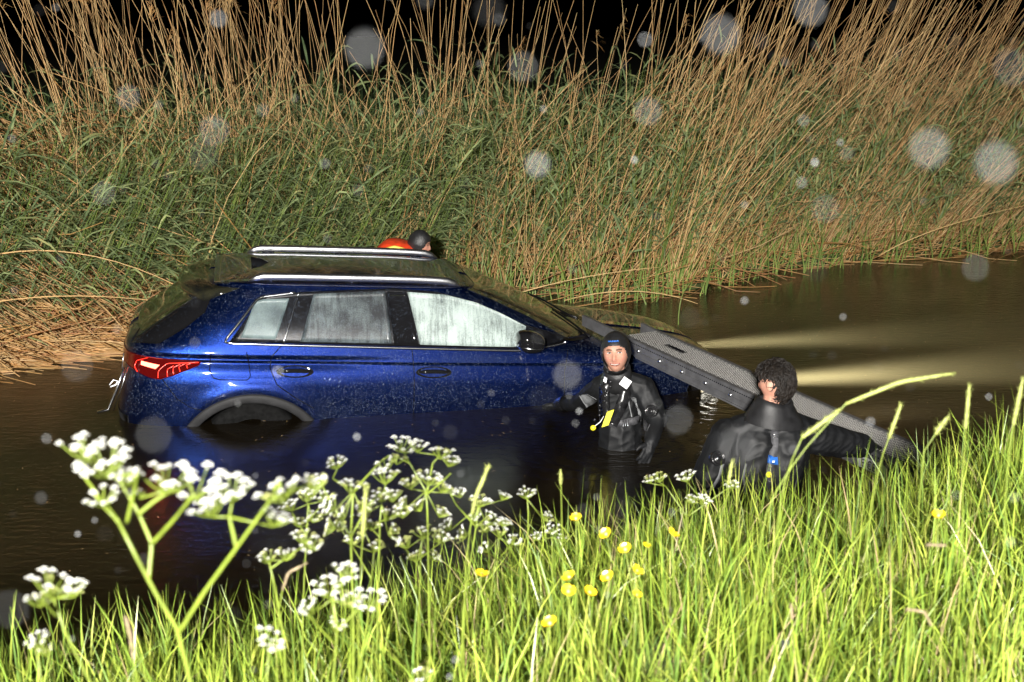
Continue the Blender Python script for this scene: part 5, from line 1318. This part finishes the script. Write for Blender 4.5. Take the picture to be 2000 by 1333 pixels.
# flowering grass stalks that stand above the rest
def seed_stalk(pts, Y, hl, hw, mat, label, k, group='flowering grass stalks'):
    P = [at(px, py, Y) for px, py in pts]; g = P[0]; root = Vector((g.x, g.y, float(ground_z(g.x, g.y)) - .02)); o = empty('grass_stalk', root); tag(o, label, 'grass', group)
    pp = [Vector((0, 0, 0))] + [p - root for p in P[(1 if P[0].z - root.z < .08 else 0):]]
    L_ = resample([tuple(p) for p in pp], 26); mb = MB(); mb.tube(L_, np.linspace(.0022, .0010, 26), 5); mb.build('stem', M['stem'], o)
    tot = np.linalg.norm(np.diff(L_, axis=0), axis=1).sum(); n0 = max(2, int(26 * (1 - hl / tot))); H = resample(L_[n0:], 12)
    mb = MB(); mb.tube(H, [hw * (.25 + .75 * math.sin(math.pi * min(1, .12 + .85 * i / 11)) ** .6) for i in range(12)], 7)
    r = np.random.default_rng(300 + k)
    for q in range(70):
        i = int(r.integers(0, 11)); p = Vector(H[i] * (1 - .5) + H[i + 1] * .5) + Vector(r.normal(0, hw * .35, 3)); t = (Vector(H[min(i + 1, 11)]) - Vector(H[i])).normalized(); d = (t + Vector(r.normal(0, .5, 3))).normalized(); mb.tube([p, p + d * hw * 2.4], [hw * .28, hw * .06], 3)
    mb.build('seed_head', mat, o)
ST = [([(1478, 1100), (1500, 985), (1560, 890), (1650, 790), (1760, 745), (1866, 729)], 2.1, .22, .0036, 'seed', 'long grass stalk arching right across the dark water'),
      ([(1500, 1150), (1530, 950), (1560, 860), (1640, 800)], 2.1, .10, .004, 'seed', 'upright grass stalk beside the arching one'),
      ([(1880, 1100), (1880, 950), (1885, 850), (1893, 752)], 2.2, .10, .0035, 'seed', 'straight tall grass spike near the right edge'),
      ([(1790, 1100), (1795, 980), (1805, 880), (1850, 815)], 2.3, .07, .004, 'seed', 'grass stalk leaning right behind the straight spike'),
      ([(1960, 1100), (1965, 950), (1975, 850), (1998, 740)], 2.1, .10, .0035, 'seed', 'rightmost grass spike at the frame edge'),
      ([(1690, 1100), (1700, 1000), (1720, 900), (1760, 790)], 2.5, .08, .004, 'seed', 'thin grass spike in front of the lower ramp'),
      ([(1400, 1120), (1410, 1020), (1430, 900)], 2.8, .06, .004, 'seed', 'grass spike in front of the left sleeve of the man'),
      ([(1100, 1250), (1100, 1130), (1095, 920)], 2.6, .05, .003, 'seed', 'thin upright grass stalk over the dark water'),
      ([(700, 1250), (705, 1100), (715, 950)], 2.2, .10, .0045, 'seed', 'stout upright grass spike among the cow parsley'),
      ([(905, 1250), (910, 1100), (925, 980), (955, 910)], 2.3, .10, .004, 'seed', 'grass spike leaning right of the tallest umbels'),
      ([(285, 1400), (262, 1300), (250, 1210)], 1.7, .07, .0024, 'seed_pink', 'pinkish grass head standing at the bottom left'),
      ([(300, 1420), (290, 1330), (265, 1280), (245, 1205)], 1.5, .06, .0022, 'seed_pink', 'second pinkish grass head leaning left'),
      ([(1900, 1200), (1880, 1100), (1850, 1066), (1810, 1064)], 2.0, .06, .0022, 'seed_pink', 'pink drooping grass head low on the right'),
      ([(1850, 1330), (1830, 1240), (1805, 1195), (1770, 1190)], 1.9, .07, .0024, 'seed_pink', 'pink curved grass head at the lower right'),
      ([(1560, 1320), (1550, 1240), (1545, 1180)], 1.9, .05, .0022, 'seed_pink', 'faded pink grass head in the lower middle right'),
      ([(540, 1300), (545, 1180), (560, 1120), (600, 1100)], 1.9, .08, .0022, 'seed_pink', 'pinkish arching grass head beside the bright umbels')]
for k, (pts, Y, hl, hw, mt, lab) in enumerate(ST): seed_stalk(pts, Y, hl, hw, M[mt], lab, k)
# ------------------------------------------------------------------ small things
# bent metal bar with a knotted cord hanging from the tailgate
br = empty('tow_bar', (-3.05, 9.0, 0)); tag(br, 'bent shiny metal bar with knotted white cord hanging beside the tail light', 'bar')
def Lb(px, py, Y): return at(px, py, Y) - Vector((-3.05, 9.0, 0))
mb = MB(); mb.tube([Lb(243, 718, 8.98), Lb(228, 760, 8.97), Lb(212, 800, 8.96), Lb(190, 806, 8.94)], [.010, .011, .011, .014], 8); mb.build('rod', M['chrome'], br)
mb = MB(); mb.tube([Lb(250, 716, 8.98), Lb(238, 756, 8.97), Lb(221, 803, 8.96)], [.004, .004, .004], 6); mb.build('rod', M['chrome'], br)
mb = MB(); mb.tube([Lb(214, 752, 8.95), Lb(222, 742, 8.94), Lb(230, 745, 8.94), Lb(226, 752, 8.94), Lb(216, 756, 8.94)], .006, 6); mb.build('cord', M['white'], br)
mb = MB(); mb.tube([Lb(242, 690, 8.99), Lb(238, 720, 8.98)], .004, 6); mb.build('rod', M['alu'], br)

# floating bits: seeds, leaf scraps on the water
r = np.random.default_rng(401); n = 1500
X = r.uniform(-5, 7, n); Y = r.uniform(5.2, 15, n); edge = r.random(n) < .35; Y = np.where(edge, far_edge(X) - np.abs(r.normal(0, .35, n)), Y); k = (Y < far_edge(X) - .02) & (Y > near_edge(X) + .2); X = X[k]; Y = Y[k]; n = len(X)
az = r.uniform(0, 6.28, n); L_ = r.uniform(.006, .03, n); t = np.array([-.5, 0, .5])[None]
P = np.stack([X[:, None] + (np.cos(az) * L_)[:, None] * t, Y[:, None] + (np.sin(az) * L_)[:, None] * t, np.full((n, 3), .004) + np.array([0, .003, 0])[None]], -1)
V, Q = ribbons(P, np.tile(np.array([.003, .006, .003]), (n, 1)), np.stack([-np.sin(az), np.cos(az), 0 * az], 1))
tag(link('floating_debris', fast_mesh('floating_debris', V, Q), M['dry']), 'pale seeds and leaf scraps floating on the water', 'debris', kind='stuff')

# falling rain caught in the light: clear drops in the air between the photographer and the ditch
M['rain'] = bpy.data.materials.new('rain_drop'); M['rain'].use_nodes = True
nt = M['rain'].node_tree; nt.nodes.remove(nt.nodes['Principled BSDF']); out = nt.nodes['Material Output']
g = N(nt, 'ShaderNodeNewGeometry'); pw_ = N(nt, 'ShaderNodeMath', operation='POWER'); pw_.inputs[1].default_value = 5.; nt.links.new(g.outputs['Random Per Island'], pw_.inputs[0])
ml = N(nt, 'ShaderNodeMath', operation='MULTIPLY_ADD'); ml.inputs[1].default_value = .22; ml.inputs[2].default_value = .008; nt.links.new(pw_.outputs[0], ml.inputs[0])
tp = N(nt, 'ShaderNodeBsdfTransparent'); df = N(nt, 'ShaderNodeBsdfDiffuse'); df.inputs['Color'].default_value = (.85, .87, .9, 1)
mx = N(nt, 'ShaderNodeMixShader'); nt.links.new(ml.outputs[0], mx.inputs[0]); nt.links.new(tp.outputs[0], mx.inputs[1]); nt.links.new(df.outputs[0], mx.inputs[2]); nt.links.new(mx.outputs[0], out.inputs['Surface'])
r = np.random.default_rng(555); n = 1300
C_ = np.stack([r.uniform(-.6, .6, n), r.uniform(.20, 1.15, n), r.uniform(2.2, 3.2, n)], 1); C_ = C_[(C_[:, 2] > ground_z(C_[:, 0], C_[:, 1]) + .5)]; n = len(C_)
near_ = [(1408, 68, .25, .8), (1815, 290, .235, .95), (1945, 318, .22, 1.), (712, 95, .245, .75), (1108, 733, .31, .6), (1583, 18, .28, .7), (1265, 218, .33, .55), (1022, 131, .31, .4), (418, 255, .30, .45), (250, 190, .38, .5), (203, 378, .37, .35), (300, 850, .24, .3), (1325, 820, .30, .35), (150, 715, .27, .25), (1612, 408, .32, .3), (1905, 523, .33, .35), (20, 1190, .22, .25), (1440, 870, .22, .3)]
K_ = np.array([list(at(a, b, y)) for a, b, y, w in near_]); C_ = np.concatenate([C_, K_]); n = len(C_)
oct_ = np.array([(1, 0, 0), (0, 1, 0), (-1, 0, 0), (0, -1, 0), (0, 0, 1.1), (0, 0, -1.1)]); fo = np.array([(0, 1, 4), (1, 2, 4), (2, 3, 4), (3, 0, 4), (1, 0, 5), (2, 1, 5), (3, 2, 5), (0, 3, 5)])
rd_ = r.uniform(.0010, .0019, n)
rd_[-len(near_):] = [.0015 * w ** .5 for a, b, y, w in near_]
V = (C_[:, None, :] + oct_[None] * rd_[:, None, None]).reshape(-1, 3); Q = (fo[None] + (np.arange(n) * 6)[:, None, None]).reshape(-1, 3)
rme = fast_mesh('rain', V, Q); mi = np.zeros(len(Q), np.int32); mi[-8 * len(near_):] = 1; rme.polygons.foreach_set('material_index', mi)
m2_ = M['rain'].copy(); m2_.name = 'large_rain_drop'; mxn = [q for q in m2_.node_tree.nodes if q.type == 'MIX_SHADER'][0]; m2_.node_tree.links.remove(mxn.inputs[0].links[0]); mxn.inputs[0].default_value = .15
tag(link('rain', rme, [M['rain'], m2_]), 'raindrops falling through the light in front of the ditch', 'rain', kind='stuff')
